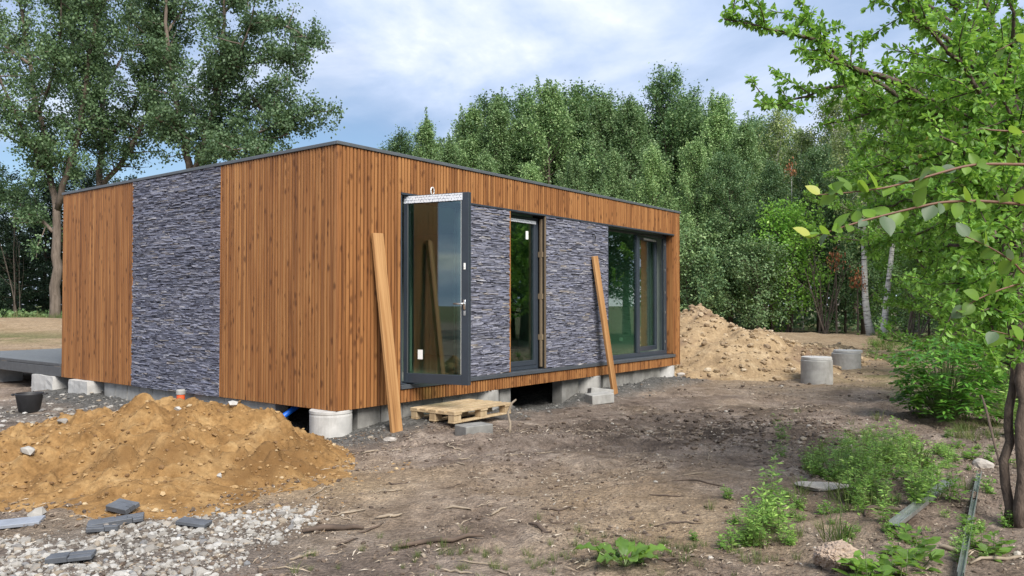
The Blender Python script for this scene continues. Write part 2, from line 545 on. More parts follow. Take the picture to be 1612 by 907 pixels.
def heap_mat(name, lo, mid, hi, damp=None):
    m, t, b = newmat(name)
    v = mapped(t)
    n1 = noise(t, v, 2.6, 7, 0.66, 0.4)
    c = ramp(t, n1, [(0.30, lo), (0.5, mid), (0.70, hi)])
    n2 = noise(t, v, 22, 6, 0.7)
    c = mixc(t, 1.0, c, ramp(t, n2, [(0.3, (0.68, 0.66, 0.62)), (0.7, (1.25, 1.24, 1.22))]), 'MULTIPLY')
    if damp:
        n3 = noise(t, v, 0.9, 4, 0.6)
        c = mixc(t, ramp(t, n3, [(0.55, (0, 0, 0)), (0.68, (1, 1, 1))]), c, damp)
    t.links.new(c, b.inputs['Base Color'])
    b.inputs['Roughness'].default_value = 0.95
    b.inputs['Specular IOR Level'].default_value = 0.15
    bump(t, b, n2, 0.8, 0.03)
    return m


M_ground = ground_mat()
M_sand = heap_mat('yellow_sand', (0.139, 0.073, 0.027), (0.265, 0.155, 0.063), (0.383, 0.253, 0.121), damp=(0.163, 0.089, 0.034))
M_sand2 = heap_mat('pale_sand', (0.210, 0.147, 0.088), (0.319, 0.231, 0.139), (0.420, 0.323, 0.210), damp=(0.168, 0.113, 0.076))


def leaf_mat(name, stops, transl=0.35, rough=0.5, tcol=(0.24, 0.36, 0.05), tree_var=0.25):
    m, t, b = newmat(name)
    f = N(t, 'ShaderNodeNewGeometry').outputs['Random Per Island']
    c = ramp(t, f, stops)
    oi = N(t, 'ShaderNodeObjectInfo')
    k = ramp(t, oi.outputs['Random'], [(0.0, (1 - tree_var, 1 - tree_var * 0.9, 1 - tree_var * 0.8)), (1.0, (1 + tree_var, 1 + tree_var, 1 + tree_var * 0.6))])
    c = mixc(t, 1.0, c, k, 'MULTIPLY')
    t.links.new(c, b.inputs['Base Color'])
    b.inputs['Roughness'].default_value = rough
    b.inputs['Specular IOR Level'].default_value = 0.35
    tr = N(t, 'ShaderNodeBsdfTranslucent')
    t.links.new(mixc(t, 0.55, c, tcol), tr.inputs[0])
    mx = N(t, 'ShaderNodeMixShader', Fac=transl)
    t.links.new(b.outputs[0], mx.inputs[1]); t.links.new(tr.outputs[0], mx.inputs[2])
    t.links.new(mx.outputs[0], t.nodes['Material Output'].inputs[0])
    return m


M_lpop = leaf_mat('poplar_leaves', [(0, (0.056, 0.107, 0.050)), (0.6, (0.104, 0.171, 0.084)), (1, (0.166, 0.246, 0.126))], 0.3, tcol=(0.16, 0.24, 0.05))
M_lasp = leaf_mat('aspen_leaves', [(0, (0.125, 0.228, 0.093)), (0.6, (0.236, 0.355, 0.150)), (1, (0.379, 0.496, 0.228))], 0.3, tcol=(0.15, 0.25, 0.06))
M_ldark = leaf_mat('alder_leaves', [(0, (0.068, 0.137, 0.064)), (0.6, (0.130, 0.217, 0.097)), (1, (0.246, 0.343, 0.147))], 0.28, tcol=(0.12, 0.22, 0.05))
M_lbir = leaf_mat('birch_leaves', [(0, (0.114, 0.169, 0.065)), (0.6, (0.201, 0.260, 0.101)), (1, (0.344, 0.391, 0.164))], 0.35, tcol=(0.22, 0.30, 0.07))
M_lplum = leaf_mat('plum_leaves', [(0, (0.112, 0.252, 0.046)), (0.5, (0.199, 0.395, 0.069)), (0.85, (0.304, 0.542, 0.103)), (1, (0.491, 0.720, 0.206))], 0.48, 0.45, tcol=(0.36, 0.58, 0.06))
M_lbig = leaf_mat('large_plum_leaves', [(0, (0.082, 0.178, 0.024)), (0.6, (0.135, 0.251, 0.038)), (1, (0.203, 0.309, 0.071))], 0.45, 0.42, tcol=(0.38, 0.56, 0.05))
M_lpale = leaf_mat('pale_leaf_undersides', [(0, (0.080, 0.129, 0.066)), (1, (0.114, 0.166, 0.098))], 0.3, 0.5, tcol=(0.3, 0.4, 0.15), tree_var=0.12)
M_lyel = leaf_mat('yellow_leaf', [(0, (0.36, 0.42, 0.07)), (1, (0.44, 0.46, 0.12))], 0.4, 0.5, tcol=(0.6, 0.55, 0.1), tree_var=0.1)
M_leld = leaf_mat('elder_leaves', [(0, (0.049, 0.149, 0.026)), (0.6, (0.102, 0.265, 0.041)), (1, (0.215, 0.436, 0.066))], 0.35, 0.4, tcol=(0.25, 0.48, 0.04))
M_lweed = leaf_mat('weed_leaves', [(0, (0.112, 0.233, 0.049)), (0.6, (0.215, 0.375, 0.074)), (1, (0.407, 0.559, 0.161))], 0.35, 0.55, tcol=(0.28, 0.42, 0.06))
M_ldock = leaf_mat('dock_leaves', [(0, (0.084, 0.168, 0.025)), (1, (0.143, 0.252, 0.050))], 0.4, 0.45, tcol=(0.36, 0.56, 0.06), tree_var=0.3)
M_grass = leaf_mat('grass_blades', [(0, (0.052, 0.087, 0.020)), (0.7, (0.105, 0.140, 0.038)), (1, (0.231, 0.210, 0.098))], 0.3, 0.6, tcol=(0.3, 0.4, 0.08))
M_lshade = leaf_mat('shade_darkened_needles', [(0, (0.012, 0.026, 0.014)), (0.6, (0.024, 0.046, 0.024)), (1, (0.05, 0.085, 0.04))], 0.15, 0.6, tcol=(0.05, 0.1, 0.03))  # conifer green darkened further to stand in for shade inside the left wood
M_rust = leaf_mat('withered_leaves', [(0, (0.20, 0.075, 0.035)), (1, (0.36, 0.15, 0.07))], 0.2, 0.7, tcol=(0.4, 0.15, 0.05))


def bark_mat(name, lo, hi, sc=(14, 14, 2.5)):
    m, t, b = newmat(name)
    v = mapped(t, sc)
    n = noise(t, v, 1.0, 6, 0.65, 0.5)
    t.links.new(ramp(t, n, [(0.3, lo), (0.7, hi)]), b.inputs['Base Color'])
    b.inputs['Roughness'].default_value = 0.9
    b.inputs['Specular IOR Level'].default_value = 0.2
    bump(t, b, n, 0.8, 0.03)
    return m


M_bark = bark_mat('poplar_bark', (0.075, 0.058, 0.045), (0.20, 0.16, 0.13), (6, 6, 1.2))
M_barkd = bark_mat('dark_bark', (0.045, 0.035, 0.027), (0.14, 0.11, 0.088))
M_barkp = bark_mat('plum_bark', (0.040, 0.030, 0.024), (0.145, 0.11, 0.088), (20, 20, 9))
M_twig = simple('reddish_twig', (0.15, 0.075, 0.045), 0.6, var=0.3)
M_stem = simple('green_stem', (0.13, 0.18, 0.06), 0.6, var=0.3)


def birch_bark():
    m, t, b = newmat('birch_bark')
    v = mapped(t, (2.5, 2.5, 14))
    n = noise(t, v, 1.0, 5, 0.6, 0.4)
    t.links.new(ramp(t, n, [(0.38, (0.05, 0.045, 0.04)), (0.46, (0.50, 0.48, 0.44)), (0.7, (0.68, 0.66, 0.62))]), b.inputs['Base Color'])
    b.inputs['Roughness'].default_value = 0.7
    return m


M_birch = birch_bark()

# ------------------------------------------------------------------ house frame
TH = 0.655896
HC = np.array([-2.0234, 9.1654])
HU = np.array([math.sin(TH), math.cos(TH)])        # along the front wall (house x)
HV = np.array([-math.cos(TH), math.sin(TH)])       # along the gable wall (house y)
HL, HW = 8.98, 7.12
ZB, ZT = 0.306, 3.436
HROT = PI / 2 - TH


def hloc(x, y):
    d0 = np.asarray(x) - HC[0]; d1 = np.asarray(y) - HC[1]
    return d0 * HU[0] + d1 * HU[1], d0 * HV[0] + d1 * HV[1]


def hw(t, y, z=0.0):
    p = HC + HU * t + HV * y
    return np.array([p[0], p[1], z])


# ------------------------------------------------------------------ ground
def ground_h(x, y):
    x = np.asarray(x, float); y = np.asarray(y, float)
    near = 1 - sstep(22, 60, np.hypot(x, y - 8))
    h = 0.055 * fbm(x / 1.7, y / 1.7, 3, 3) + near * (0.030 * fbm(x / 0.45, y / 0.45, 11, 3) + (0.010 + 0.030 * sstep(-.15, .45, fbm(x / 0.9, y / 0.9, 29, 2))) * (fbm(x / 0.13, y / 0.13, 23, 3) + .5 * (1 - 2 * np.abs(fbm(x / .21, y / .21, 27, 2)))))
    # wheel ruts and scraped streaks
    uu = x * .93 + y * .36; vv = -x * .36 + y * .93
    h = h + near * .055 * fbm(uu / 2.6, vv / .34, 61, 3) * sstep(4, 6, y)
    # tyre churned soil
    c = np.exp(-(((x - 3.0) / 1.5) ** 2 + ((y - 9.3) / 1.1) ** 2))
    h = h + c * (0.035 * np.sin((x * 0.25 + y * 0.97) * 26 + 2 * fbm(x, y, 5, 2)) * sstep(-0.2, 0.4, fbm(x / 0.8, y / 0.8, 31, 2)) + 0.05 * fbm(x / 0.2, y / 0.2, 37, 3))
    # gravel banked against the foundations
    hx, hy = hloc(x, y)
    dx_ = np.maximum(np.maximum(-hx, hx - HL), 0); dy_ = np.maximum(np.maximum(-hy, hy - HW), 0)
    d = np.hypot(dx_, dy_)
    bank = (1 - sstep(0.0, 0.75, d))
    gap = np.exp(-(((hx - 4.3) / 0.8) ** 4)) * (hy < 2.5) + np.exp(-(((hx) / 0.9) ** 4 + ((hy - 0.75) / 0.40) ** 4))
    bank = bank * (1 - np.exp(-(((hx - .1) / .75) ** 2 + ((hy - .1) / .75) ** 2)))
    h = h + bank * 0.065 * (1 - np.clip(gap, 0, 1))
    h = h - np.clip(gap, 0, 1) * 0.16 * (1 - sstep(0.05, 0.4, d))
    # rise behind the house and sand bank below the wood
    h = h + 0.35 * np.exp(-(((x - 11) / 5.0) ** 2 + ((y - 33) / 4.0) ** 2)) + 0.9 * np.exp(-(((x + 24) / 12.0) ** 2 + ((y - 37) / 7.0) ** 2))
    return h


def graded(a, b, lo, hi, fine, g):
    c = list(np.arange(lo, hi + 1e-6, fine))
    s = fine; p = lo; left = []
    while p > a:
        s *= g; p -= s; left.append(p)
    s = fine; p = c[-1]; right = []
    while p < b:
        s *= g; p += s; right.append(p)
    return np.array(left[::-1] + c + right)


gx = graded(-400, 400, -4.6, 4.8, 0.042, 1.05)
gy = graded(-250, 600, 4.3, 10.5, 0.042, 1.034)
GX, GY = np.meshgrid(gx, gy)
GZ = ground_h(GX, GY)
nx, ny = len(gx), len(gy)
ii = (np.arange(ny - 1)[:, None] * nx + np.arange(nx - 1)[None, :]).ravel()
g = Geo().add(np.stack([GX, GY, GZ], -1).reshape(-1, 3), np.stack([ii, ii + 1, ii + nx + 1, ii + nx], -1))
gme = g.mesh('ground', M_ground, True)
x, y = GX.ravel(), GY.ravel()
hx, hy = hloc(x, y)
dd = np.hypot(np.maximum(np.maximum(-hx, hx - HL), 0), np.maximum(np.maximum(-hy, hy - HW), 0))
wob = fbm(x / 0.6, y / 0.6, 41, 4)
wob2 = fbm(x / 2.2, y / 2.2, 47, 4)


def blob(cx, cy, rx, ry, n=2.0):
    return np.exp(-((np.abs((x - cx) / rx)) ** n + (np.abs((y - cy) / ry)) ** n))


sandz = np.clip(1.1 * blob(-2.3, 6.9, 1.6, 0.9) + 0.55 * blob(0.7, 6.3, 1.0, 1.2) + 0.9 * blob(6.8, 17.5, 4.0, 3.0) + 0.9 * blob(10, 27, 7, 9) + 1.3 * blob(12, 34, 8, 8) + 1.1 * blob(-22, 32, 16, 12) + 0.35 * blob(1.5, 5.2, 1.2, 0.8), 0, 1.2)
sandz = np.clip(sandz + wob * 0.35 * (sandz > 0.02) + wob2 * 0.2 * (sandz > 0.02), 0, 1)
greyz = np.clip((1 - sstep(0.15, 0.85, dd + wob * 0.25)) + 0.8 * blob(-7.2, 11.0, 1.2, 1.6) * (wob > -0.3) + 0.55 * blob(-2.4, 5.2, 1.2, 0.7), 0, 1)
darkz = .75 * np.clip(0.85 * blob(2.9, 9.4, 1.9, 1.3) + 0.8 * blob(3.4, 11.6, 1.6, 0.8) + 0.5 * blob(1.0, 9.6, 1.4, 0.9) + 0.5 * blob(7.2, 19.5, 2, .8), 0, 1) * sstep(-0.15, 0.30, fbm(x / .28, y / .28, 57, 4) + wob * .6 + wob2 * 0.3)
far = sstep(40, 46, y) * 0.6 + sstep(14, 22, x) * 0.9 + sstep(14, 30, -y)
grassz = np.clip(far + 0.8 * sstep(42, 46, y) + sstep(0.3, 1.0, 0.9 * blob(13, 24, 3.5, 3) + 0.7 * blob(8, 14, 2.2, 6) + wob * 0.3), 0, 1)
grassz = np.clip(grassz * (0.75 + 0.5 * wob) + 1.2 * sstep(37, 41, y + 3 * wob2) * sstep(5, 12, -x) + .8 * blob(-19, 30, 4, 1.6) * (wob > -.1), 0, 1)
zone = np.stack([sandz, greyz, darkz, grassz], -1).astype(np.float32)
ca = gme.color_attributes.new('zone', 'FLOAT_COLOR', 'POINT')
ca.data.foreach_set('color', zone.ravel())
ground = obj('ground', gme, kind='structure')


def gh(x, y):
    return float(ground_h(np.array([x]), np.array([y]))[0])


# ------------------------------------------------------------------ stones and clods (shared rock shapes)
def rock_base(seed, sub=1, rough=0.25, flat=1.0):
    import bmesh
    rng = np.random.default_rng(seed)
    bm = bmesh.new(); bmesh.ops.create_icosphere(bm, subdivisions=sub, radius=1.0)
    V = np.array([v.co[:] for v in bm.verts]); T = np.array([[v.index for v in f.verts] for f in bm.faces]); bm.free()
    # facets: push verts in along random planes
    for _ in range(7):
        n = rng.normal(size=3); n /= np.linalg.norm(n); o = rng.uniform(0.55, 0.9)
        d = V @ n; V = V - np.outer(np.maximum(d - o, 0), n)
    V = V * (1 + rng.normal(0, rough * 0.35, (len(V), 1)))
    V *= np.array([1.0, rng.uniform(0.65, 0.95), flat * rng.uniform(0.5, 0.8)])
    return V, T


def pebble_base(seed):
    rng = np.random.default_rng(seed + 900)
    t_ = (1 + 5 ** .5) / 2
    V = np.array([(-1, t_, 0), (1, t_, 0), (-1, -t_, 0), (1, -t_, 0), (0, -1, t_), (0, 1, t_), (0, -1, -t_), (0, 1, -t_), (t_, 0, -1), (t_, 0, 1), (-t_, 0, -1), (-t_, 0, 1)]) / 1.9
    T = np.array([(0, 11, 5), (0, 5, 1), (0, 1, 7), (0, 7, 10), (0, 10, 11), (1, 5, 9), (5, 11, 4), (11, 10, 2), (10, 7, 6), (7, 1, 8), (3, 9, 4), (3, 4, 2), (3, 2, 6), (3, 6, 8), (3, 8, 9), (4, 9, 5), (2, 4, 11), (6, 2, 10), (8, 6, 7), (9, 8, 1)])
    V = V * (1 + rng.normal(0, .16, (12, 1))) * np.array([1.0, rng.uniform(.6, .95), rng.uniform(.45, .8)])
    return V, T


PEBBLES = [pebble_base(s) for s in range(12)]
ROCKS = [rock_base(s, 1) for s in range(8)]


def scatter_rocks(geo, P, size, rng, sink=0.25, squash=1.0):
    """rocks at points P, all copies of one shape placed at once"""
    P = np.asarray(P, float); size = np.asarray(size, float)
    for big_, shapes in ((False, PEBBLES), (True, ROCKS)):
        sel = np.nonzero((size > .035) == big_)[0]
        kind = rng.integers(len(shapes), size=len(sel))
        for k, (V, T) in enumerate(shapes):
            ix = sel[kind == k]; n = len(ix)
            if n == 0:
                continue
            s_ = size[ix]
            a = rng.uniform(0, 2 * PI, n)[:, None]; t_ = rng.normal(0, .35, n)[:, None]
            W = V[None] * s_[:, None, None]
            y_ = W[:, :, 1] * np.cos(t_) - W[:, :, 2] * np.sin(t_); z_ = (W[:, :, 1] * np.sin(t_) + W[:, :, 2] * np.cos(t_)) * squash
            x_ = W[:, :, 0]
            W = np.stack([x_ * np.cos(a) - y_ * np.sin(a), x_ * np.sin(a) + y_ * np.cos(a), z_], -1)
            W = W + P[ix][:, None, :]; W[:, :, 2] += (s_ * .5 * (1 - 2 * sink) * squash)[:, None]
            geo.add(W.reshape(-1, 3), None, (T[None] + (np.arange(n) * len(V))[:, None, None]).reshape(-1, 3))


# ------------------------------------------------------------------ sand heaps
def heap_front_h(x, y):
    def seg(ax, ay, bx, by, h0, h1, r0, r1, pw=1.15):
        vx, vy = bx - ax, by - ay
        t = np.clip(((x - ax) * vx + (y - ay) * vy) / (vx * vx + vy * vy), 0, 1)
        d = np.hypot(x - ax - t * vx, y - ay - t * vy)
        hh = h0 + (h1 - h0) * t; r = r0 + (r1 - r0) * t
        return hh * (1 - np.clip(d / r, 0, 1.3) ** pw)
    w1 = fbm(x / 0.9, y / 0.9, 71, 3) * 0.16
    h = np.maximum.reduce([seg(-4.25, 7.75, -3.15, 7.75, 0.50, 0.60, 1.55, 1.6), seg(-3.2, 7.8, -2.72, 7.8, 0.57, 0.50, 1.5, 1.05),
                           seg(-2.85, 7.6, -2.0, 7.0, 0.40, 0.05, 1.0, 0.5), seg(-4.3, 7.6, -5.4, 7.4, 0.47, 0.10, 1.5, 1.2), seg(-3.6, 7.0, -2.9, 6.6, 0.26, 0.14, 1.1, 0.9)])
    h = h + w1 * np.clip(h + 0.15, 0, 0.6)
    f = np.clip(h * 6, 0, 1)
    rdg = 1 - np.abs(fbm(x / 0.33, y / 0.33, 77, 3)) * 2
    lump = np.abs(fbm(x / 0.17, y / 0.17, 87, 2)) * 2 + .6 * np.abs(fbm(x / 0.075, y / 0.075, 89, 2)) * 2
    h = h + f * (0.085 * fbm(x / 0.24, y / 0.24, 73, 3) + 0.060 * fbm(x / 0.10, y / 0.10, 79, 3) * sstep(-.4, .4, fbm(x / .5, y / .5, 83, 2)) + 0.06 * rdg - 0.045 + 0.038 * (np.minimum(lump, 1.3) - .9))
    return h


def heap_far_h(x, y):
    d = np.hypot((x - 4.6) / 1.0, (y - 19.3) / 1.15)
    h = 1.52 * (1 - np.clip(d / 3.05, 0, 1.2) ** 1.15)
    d2 = np.hypot((x - 6.9) / 2.2, (y - 20.6) / 1.6)
    h = np.maximum(h, 0.62 * (1 - np.clip(d2, 0, 1.2) ** 1.3))
    d3 = np.hypot((x - 9.0) / 2.5, (y - 23.5) / 2.0)
    h = np.maximum(h, 0.35 * (1 - np.clip(d3, 0, 1.2) ** 1.3))
    h = h + np.clip(h + 0.1, 0, 0.5) * 0.5 * fbm(x / 1.1, y / 1.1, 91, 3)
    f = np.clip(h * 4, 0, 1)
    return h + f * (0.08 * fbm(x / 0.3, y / 0.3, 93, 4) + 0.03 * fbm(x / 0.09, y / 0.09, 97, 2))


def heap(name, fn, x0, x1, y0, y1, st, mat):
    xs = np.arange(x0, x1, st); ys = np.arange(y0, y1, st)
    X, Y = np.meshgrid(xs, ys)
    Hh = fn(X, Y); G = ground_h(X, Y)
    Z = np.where(Hh > -0.02, G + Hh, G - 0.05)
    keep = (Hh > -0.04)
    n = len(xs)
    k = keep[:-1, :-1] | keep[1:, :-1] | keep[:-1, 1:] | keep[1:, 1:]
    i = (np.arange(len(ys) - 1)[:, None] * n + np.arange(n - 1)[None, :])[k]
    Q = np.stack([i, i + 1, i + n + 1, i + n], -1)
    u, inv = np.unique(Q, return_inverse=True)
    V = np.stack([X, Y, Z], -1).reshape(-1, 3)[u]
    c = V.mean(0); c[2] = 0
    me = Geo().add(V - c, inv.reshape(-1, 4)).mesh(name, mat, True)
    return obj(name, me, loc=c)


rng = np.random.default_rng(5)
hf = tag(heap('sand_heap', heap_front_h, -6.6, -0.8, 5.3, 9.6, 0.024, M_sand), 'low heap of yellow-brown sand in the left foreground before the gable wall', 'sand heap')
hb = tag(heap('sand_heap', heap_far_h, 1.0, 12.0, 15.2, 26.5, 0.06, M_sand2), 'tall pale sand heap behind the far end of the wooden house', 'sand heap')


def clods(parent, fn, x0, x1, y0, y1, n, smin, smax, mat, seed, thr=0.02):
    r = np.random.default_rng(seed)
    X = r.uniform(x0, x1, n); Y = r.uniform(y0, y1, n); Hh = fn(X, Y)
    k = Hh > thr; X, Y, Hh = X[k], Y[k], Hh[k]
    Z = ground_h(X, Y) + Hh
    sz = smin * (smax / smin) ** (r.random(len(X)) ** 2.2)
    gq = Geo(); scatter_rocks(gq, np.stack([X, Y, Z], -1) - np.array(parent.location), sz, r)
    part('clods', gq, mat, parent, kind='stuff')


clods(hf, heap_front_h, -6, -1.0, 5.5, 9.0, 4500, 0.006, 0.030, M_sandc, 61, -0.03)
clods(hb, heap_far_h, 1.5, 11, 15.5, 24, 4200, 0.02, 0.11, M_sandp, 62, -0.03)

# ================================================================== HOUSE
house = empty('modular_house', (HC[0], HC[1], 0), HROT)
tag(house, 'single-storey flat-roofed house clad in brown vertical timber boards and slate strips', 'house')
rng = np.random.default_rng(11)
Z0, Z1 = 0.53, 2.95            # openings: sill top, head
T_D0, T_D1 = 1.03, 2.31        # door
T_N0, T_N1 = 3.27, 4.17        # narrow window
T_B0, T_B1 = 6.10, 8.70        # corner window
WT = 0.24                      # wall build-up behind the cladding
SK = 0.028                     # cladding thickness in front of the wall core

# wall cores
gw = part('gable_wall', Geo().box((SK, SK, ZB + 0.02), (WT, HW - 0.02, ZT - 0.03)), M_memb, house)
fwg = Geo()
for a, b_, c, d in ((WT, T_D0, ZB + 0.02, ZT - 0.03), (T_D0, T_B1, Z1, ZT - 0.03), (T_D0, T_B1, ZB + 0.02, 0.47), (T_D1, T_N0, 0.47, Z1), (T_N1, T_B0, 0.47, Z1), (T_B1, HL - 0.03, ZB + 0.02, ZT - 0.03)):
    fwg.box((a, SK, c), (b_, WT, d))
fw = part('front_wall', fwg, M_memb, house)
rw = Geo().box((WT, HW - WT, ZB + 0.02), (2.6, HW - 0.02, ZT - 0.03)).box((6.4, HW - WT, ZB + 0.02), (HL - 0.03, HW - 0.02, ZT - 0.03)).box((2.6, HW - WT, ZB + .02), (6.4, HW - .02, .5)).box((2.6, HW - WT, 2.7), (6.4, HW - .02, ZT - .03))
part('rear_wall', rw, M_clad, house)
part('end_wall', Geo().box((HL - WT, WT, ZB + 0.02), (HL - 0.032, HW - WT, ZT - 0.03)), M_clad, house)
# interior linings
part('inner_floor', Geo().box((WT, WT, 0.33), (HL - WT, HW - WT, 0.50)), M_floor, house)
part('ceiling', Geo().box((WT, WT, 2.97), (HL - WT, HW - WT, 3.05)), M_plaster, house)
lin = Geo()
for a, b_, c, d in ((WT, T_D0, .5, 2.97), (T_D1, T_N0, .5, 2.97), (T_N1, T_B0, .5, 2.97)):
    lin.box((a + .004, WT + .003, c), (b_ - .004, WT + .02, d - .004))
lin.box((WT + .003, WT + .03, .504), (WT + .02, HW - WT - .003, 2.966))
lin.box((HL - WT - .02, WT + .03, .504), (HL - WT - .003, HW - WT - .003, 2.966))
part('wall_lining', lin, M_plaster, house)
part('partition', Geo().box((2.72, 1.6, .503), (2.84, HW - WT - .01, 2.967)), M_plaster, house)
part('partition', Geo().box((5.9, 2.2, .503), (6.02, HW - WT - .01, 2.967)), M_plaster, house)
part('partition', Geo().box((6.03, 4.3, .503), (8.0, 4.42, 2.967)), M_plaster, house)
part('column', Geo().bbox((2.0, 1.55, .503), (2.22, 1.77, 2.967), .006), M_plaster, house)
part('rear_pane', Geo().box((2.6, HW - .14, .5), (6.4, HW - .12, 2.7)), M_glass, house)

# roof
roof = part('roof', Geo().box((0.03, 0.03, ZT - 0.029), (HL - 0.03, HW - 0.03, ZT - 0.003)), M_flash, house)
F0, F1, OV = ZT - 0.036, ZT + 0.006, 0.016
for lo, hi in (((-OV, -OV, F0), (HL + OV, 0.03, F1)), ((-OV, 0.0302, F0), (0.03, HW + OV, F1)), ((0.0302, HW - 0.03, F0), (HL + OV, HW + OV, F1)), ((HL - 0.03, 0.0302, F0), (HL + OV, HW - 0.0302, F1))):
    part('fascia', Geo().bbox(lo, hi, 0.004), M_flash, roof)


# ---------------- cladding boards
def board_mesh(wd, h, dep=0.022, bev=0.003):
    # front face towards -Y, chamfered arrises, origin at bottom centre of the back
    hwd = wd / 2
    poly = [(-hwd, 0), (-hwd, -dep + bev), (-hwd + bev, -dep), (hwd - bev, -dep), (hwd, -dep + bev), (hwd, 0)]
    return Geo().prism(poly[::-1], 0, h).mesh('cladding_board', M_clad)


_bm = {}


def boards(parent, a, b_, z0, z1, face, name='cladding_board', pitch=0.0560):
    n = max(1, round((b_ - a) / pitch)); p = (b_ - a) / n
    for i in range(n):
        k = int(rng.integers(3))
        wd = p - (0.0155, 0.0160, 0.0165)[k]
        key = (round(wd, 4), round(z1 - z0, 3))
        if key not in _bm:
            _bm[key] = board_mesh(wd, z1 - z0)
        c = a + (i + 0.5) * p
        off = SK - 0.006 + float(rng.uniform(-0.0025, 0.0015))
        if face == 'front':
            obj(name, _bm[key], parent, loc=(c, off, z0))
        else:
            obj(name, _bm[key], parent, loc=(off, c, z0), rot=(0, 0, -PI / 2))


TOPB = F0 - 0.004
boards(gw, 0.075, 2.36, ZB, TOPB, 'gable')
boards(gw, 4.735, HW - 0.01, ZB, TOPB, 'gable')
boards(fw, 0.075, T_D0 - 0.004, ZB, TOPB, 'front')
boards(fw, T_D0, T_B1, Z1 + 0.006, TOPB, 'front')
boards(fw, T_B1 + 0.004, HL - 0.01, ZB, TOPB, 'front')
boards(fw, T_D0, T_B1, ZB, 0.466, 'front', 'plinth_board', 0.0555)
# corner post boards (wide, rounded arris)
part('corner_board', Geo().bbox((0.0, 0.0, ZB - .002), (0.072, 0.024, TOPB), 0.005), M_clad, fw)
part('corner_board', Geo().bbox((0.0, 0.0245, ZB - .002), (0.024, 0.072, TOPB), 0.005), M_clad, gw)
# head trim below the frieze and jamb boards
part('head_trim', Geo().bbox((T_D0 - .002, -0.012, Z1 - 0.024), (T_B1 + .004, 0.12, Z1 + 0.003), 0.003), M_anth, fw)
part('jamb_board', Geo().bbox((T_B1 - 0.022, 0.012, 0.535), (T_B1 - .001, 0.158, Z1 - 0.026), 0.003), M_clad, fw)
part('jamb_trim', Geo().bbox((T_N0 - 0.018, -0.012, 0.535), (T_N0 + 0.004, 0.125, Z1 - 0.026), 0.003), M_clad, fw)
part('jamb_trim', Geo().bbox((T_N1 - 0.003, -0.010, 0.535), (T_N1 + 0.018, 0.02, Z1 - 0.026), 0.003), M_oldwood, fw)
part('jamb_trim', Geo().bbox((T_D0 - 0.003, 0.0, 0.535), (T_D0 + 0.014, 0.10, Z1 - 0.026), 0.003), M_anth, fw)
part('jamb_trim', Geo().bbox((T_B0 - 0.014, -0.008, 0.535), (T_B0 + 0.006, 0.15, Z1 - 0.026), 0.003), M_anth, fw)
part('jamb_trim', Geo().bbox((2.362, -0.006, ZB), (2.374, 0.03, TOPB), 0.002).xform(Matrix.Rotation(PI / 2, 4, 'Z') @ Matrix.Diagonal((1, -1, 1, 1))), M_clad, gw)
part('jamb_trim', Geo().bbox((4.721, -0.006, ZB), (4.733, 0.03, TOPB), 0.002).xform(Matrix.Rotation(PI / 2, 4, 'Z') @ Matrix.Diagonal((1, -1, 1, 1))), M_clad, gw)
# window sill running under all openings
part('window_sill', Geo().bbox((T_D0 - .004, -0.022, 0.472), (T_B1 + .012, 0.235, 0.528), 0.004), M_sill, fw)


# ---------------- stacked slate panels
def slate_panel(parent, a, b_, z0, z1, face, seed):
    r = np.random.default_rng(seed)
    V = []; Q = []
    z = z0
    while z < z1 - 0.004:
        h = min(r.uniform(0.015, 0.026), z1 - z)
        x = a - r.uniform(0, 0.12)
        while x < b_:
            w_ = r.uniform(0.08, 0.27)
            x0, x1 = max(x, a), min(x + w_, b_)
            x += w_
            if x1 - x0 < 0.012:
                continue
            d0 = r.uniform(-0.004, 0.014)
            j = lambda s: r.normal(0, s)
            g_ = 0.0019
            zl, zr = z + g_ + j(0.0022), z + g_ + j(0.0022)
            tl, tr = z + h - g_ + j(0.0022), z + h - g_ + j(0.0022)
            xm = (x0 + x1) / 2 + j(0.1) * (x1 - x0) * 0.6
            zm, tm = (zl + zr) / 2 + j(0.0028), (tl + tr) / 2 + j(0.0028)
            k = len(V)
            fr = [-(d0 + j(0.004)) for _ in range(6)]
            pts = [(x0 + .0012, zl), (xm, zm), (x1 - .0012, zr), (x1 - .0012, tr), (xm, tm), (x0 + .0012, tl)]
            V += [(p[0], 0.026, p[1]) for p in pts] + [(p[0], f, p[1]) for p, f in zip(pts, fr)]
            for i in range(6):
                i2 = (i + 1) % 6
                Q.append((k + i, k + i2, k + 6 + i2, k + 6 + i))
            Q += [(k + 6, k + 7, k + 10, k + 11), (k + 7, k + 8, k + 9, k + 10)]
        z += h
    V = np.array(V)
    if face == 'gable':
        V = np.stack([V[:, 1], V[:, 0], V[:, 2]], -1)
    return part('slate_panel', Geo().add(V, Q), M_slate, parent, kind='stuff')


slate_panel(gw, 2.376, 4.719, ZB - 0.004, TOPB, 'gable', 1)
slate_panel(fw, T_D1, T_N0 - 0.019, 0.532, Z1 - 0.026, 'front', 2)
slate_panel(fw, T_N1 + 0.019, T_B0 - 0.016, 0.532, Z1 - 0.026, 'front', 3)


# ---------------- frames, panes
def frame(geo, x0, x1, z0, z1, y0, y1, wl, wr, wb, wt_):
    geo.bbox((x0, y0, z0), (x0 + wl, y1, z1), 0.003)
    geo.bbox((x1 - wr, y0, z0), (x1, y1, z1), 0.003)
    geo.bbox((x0 + wl, y0 + .001, z0), (x1 - wr, y1 - .001, z0 + wb), 0.003)
    geo.bbox((x0 + wl, y0 + .001, z1 - wt_), (x1 - wr, y1 - .001, z1), 0.003)
    return geo


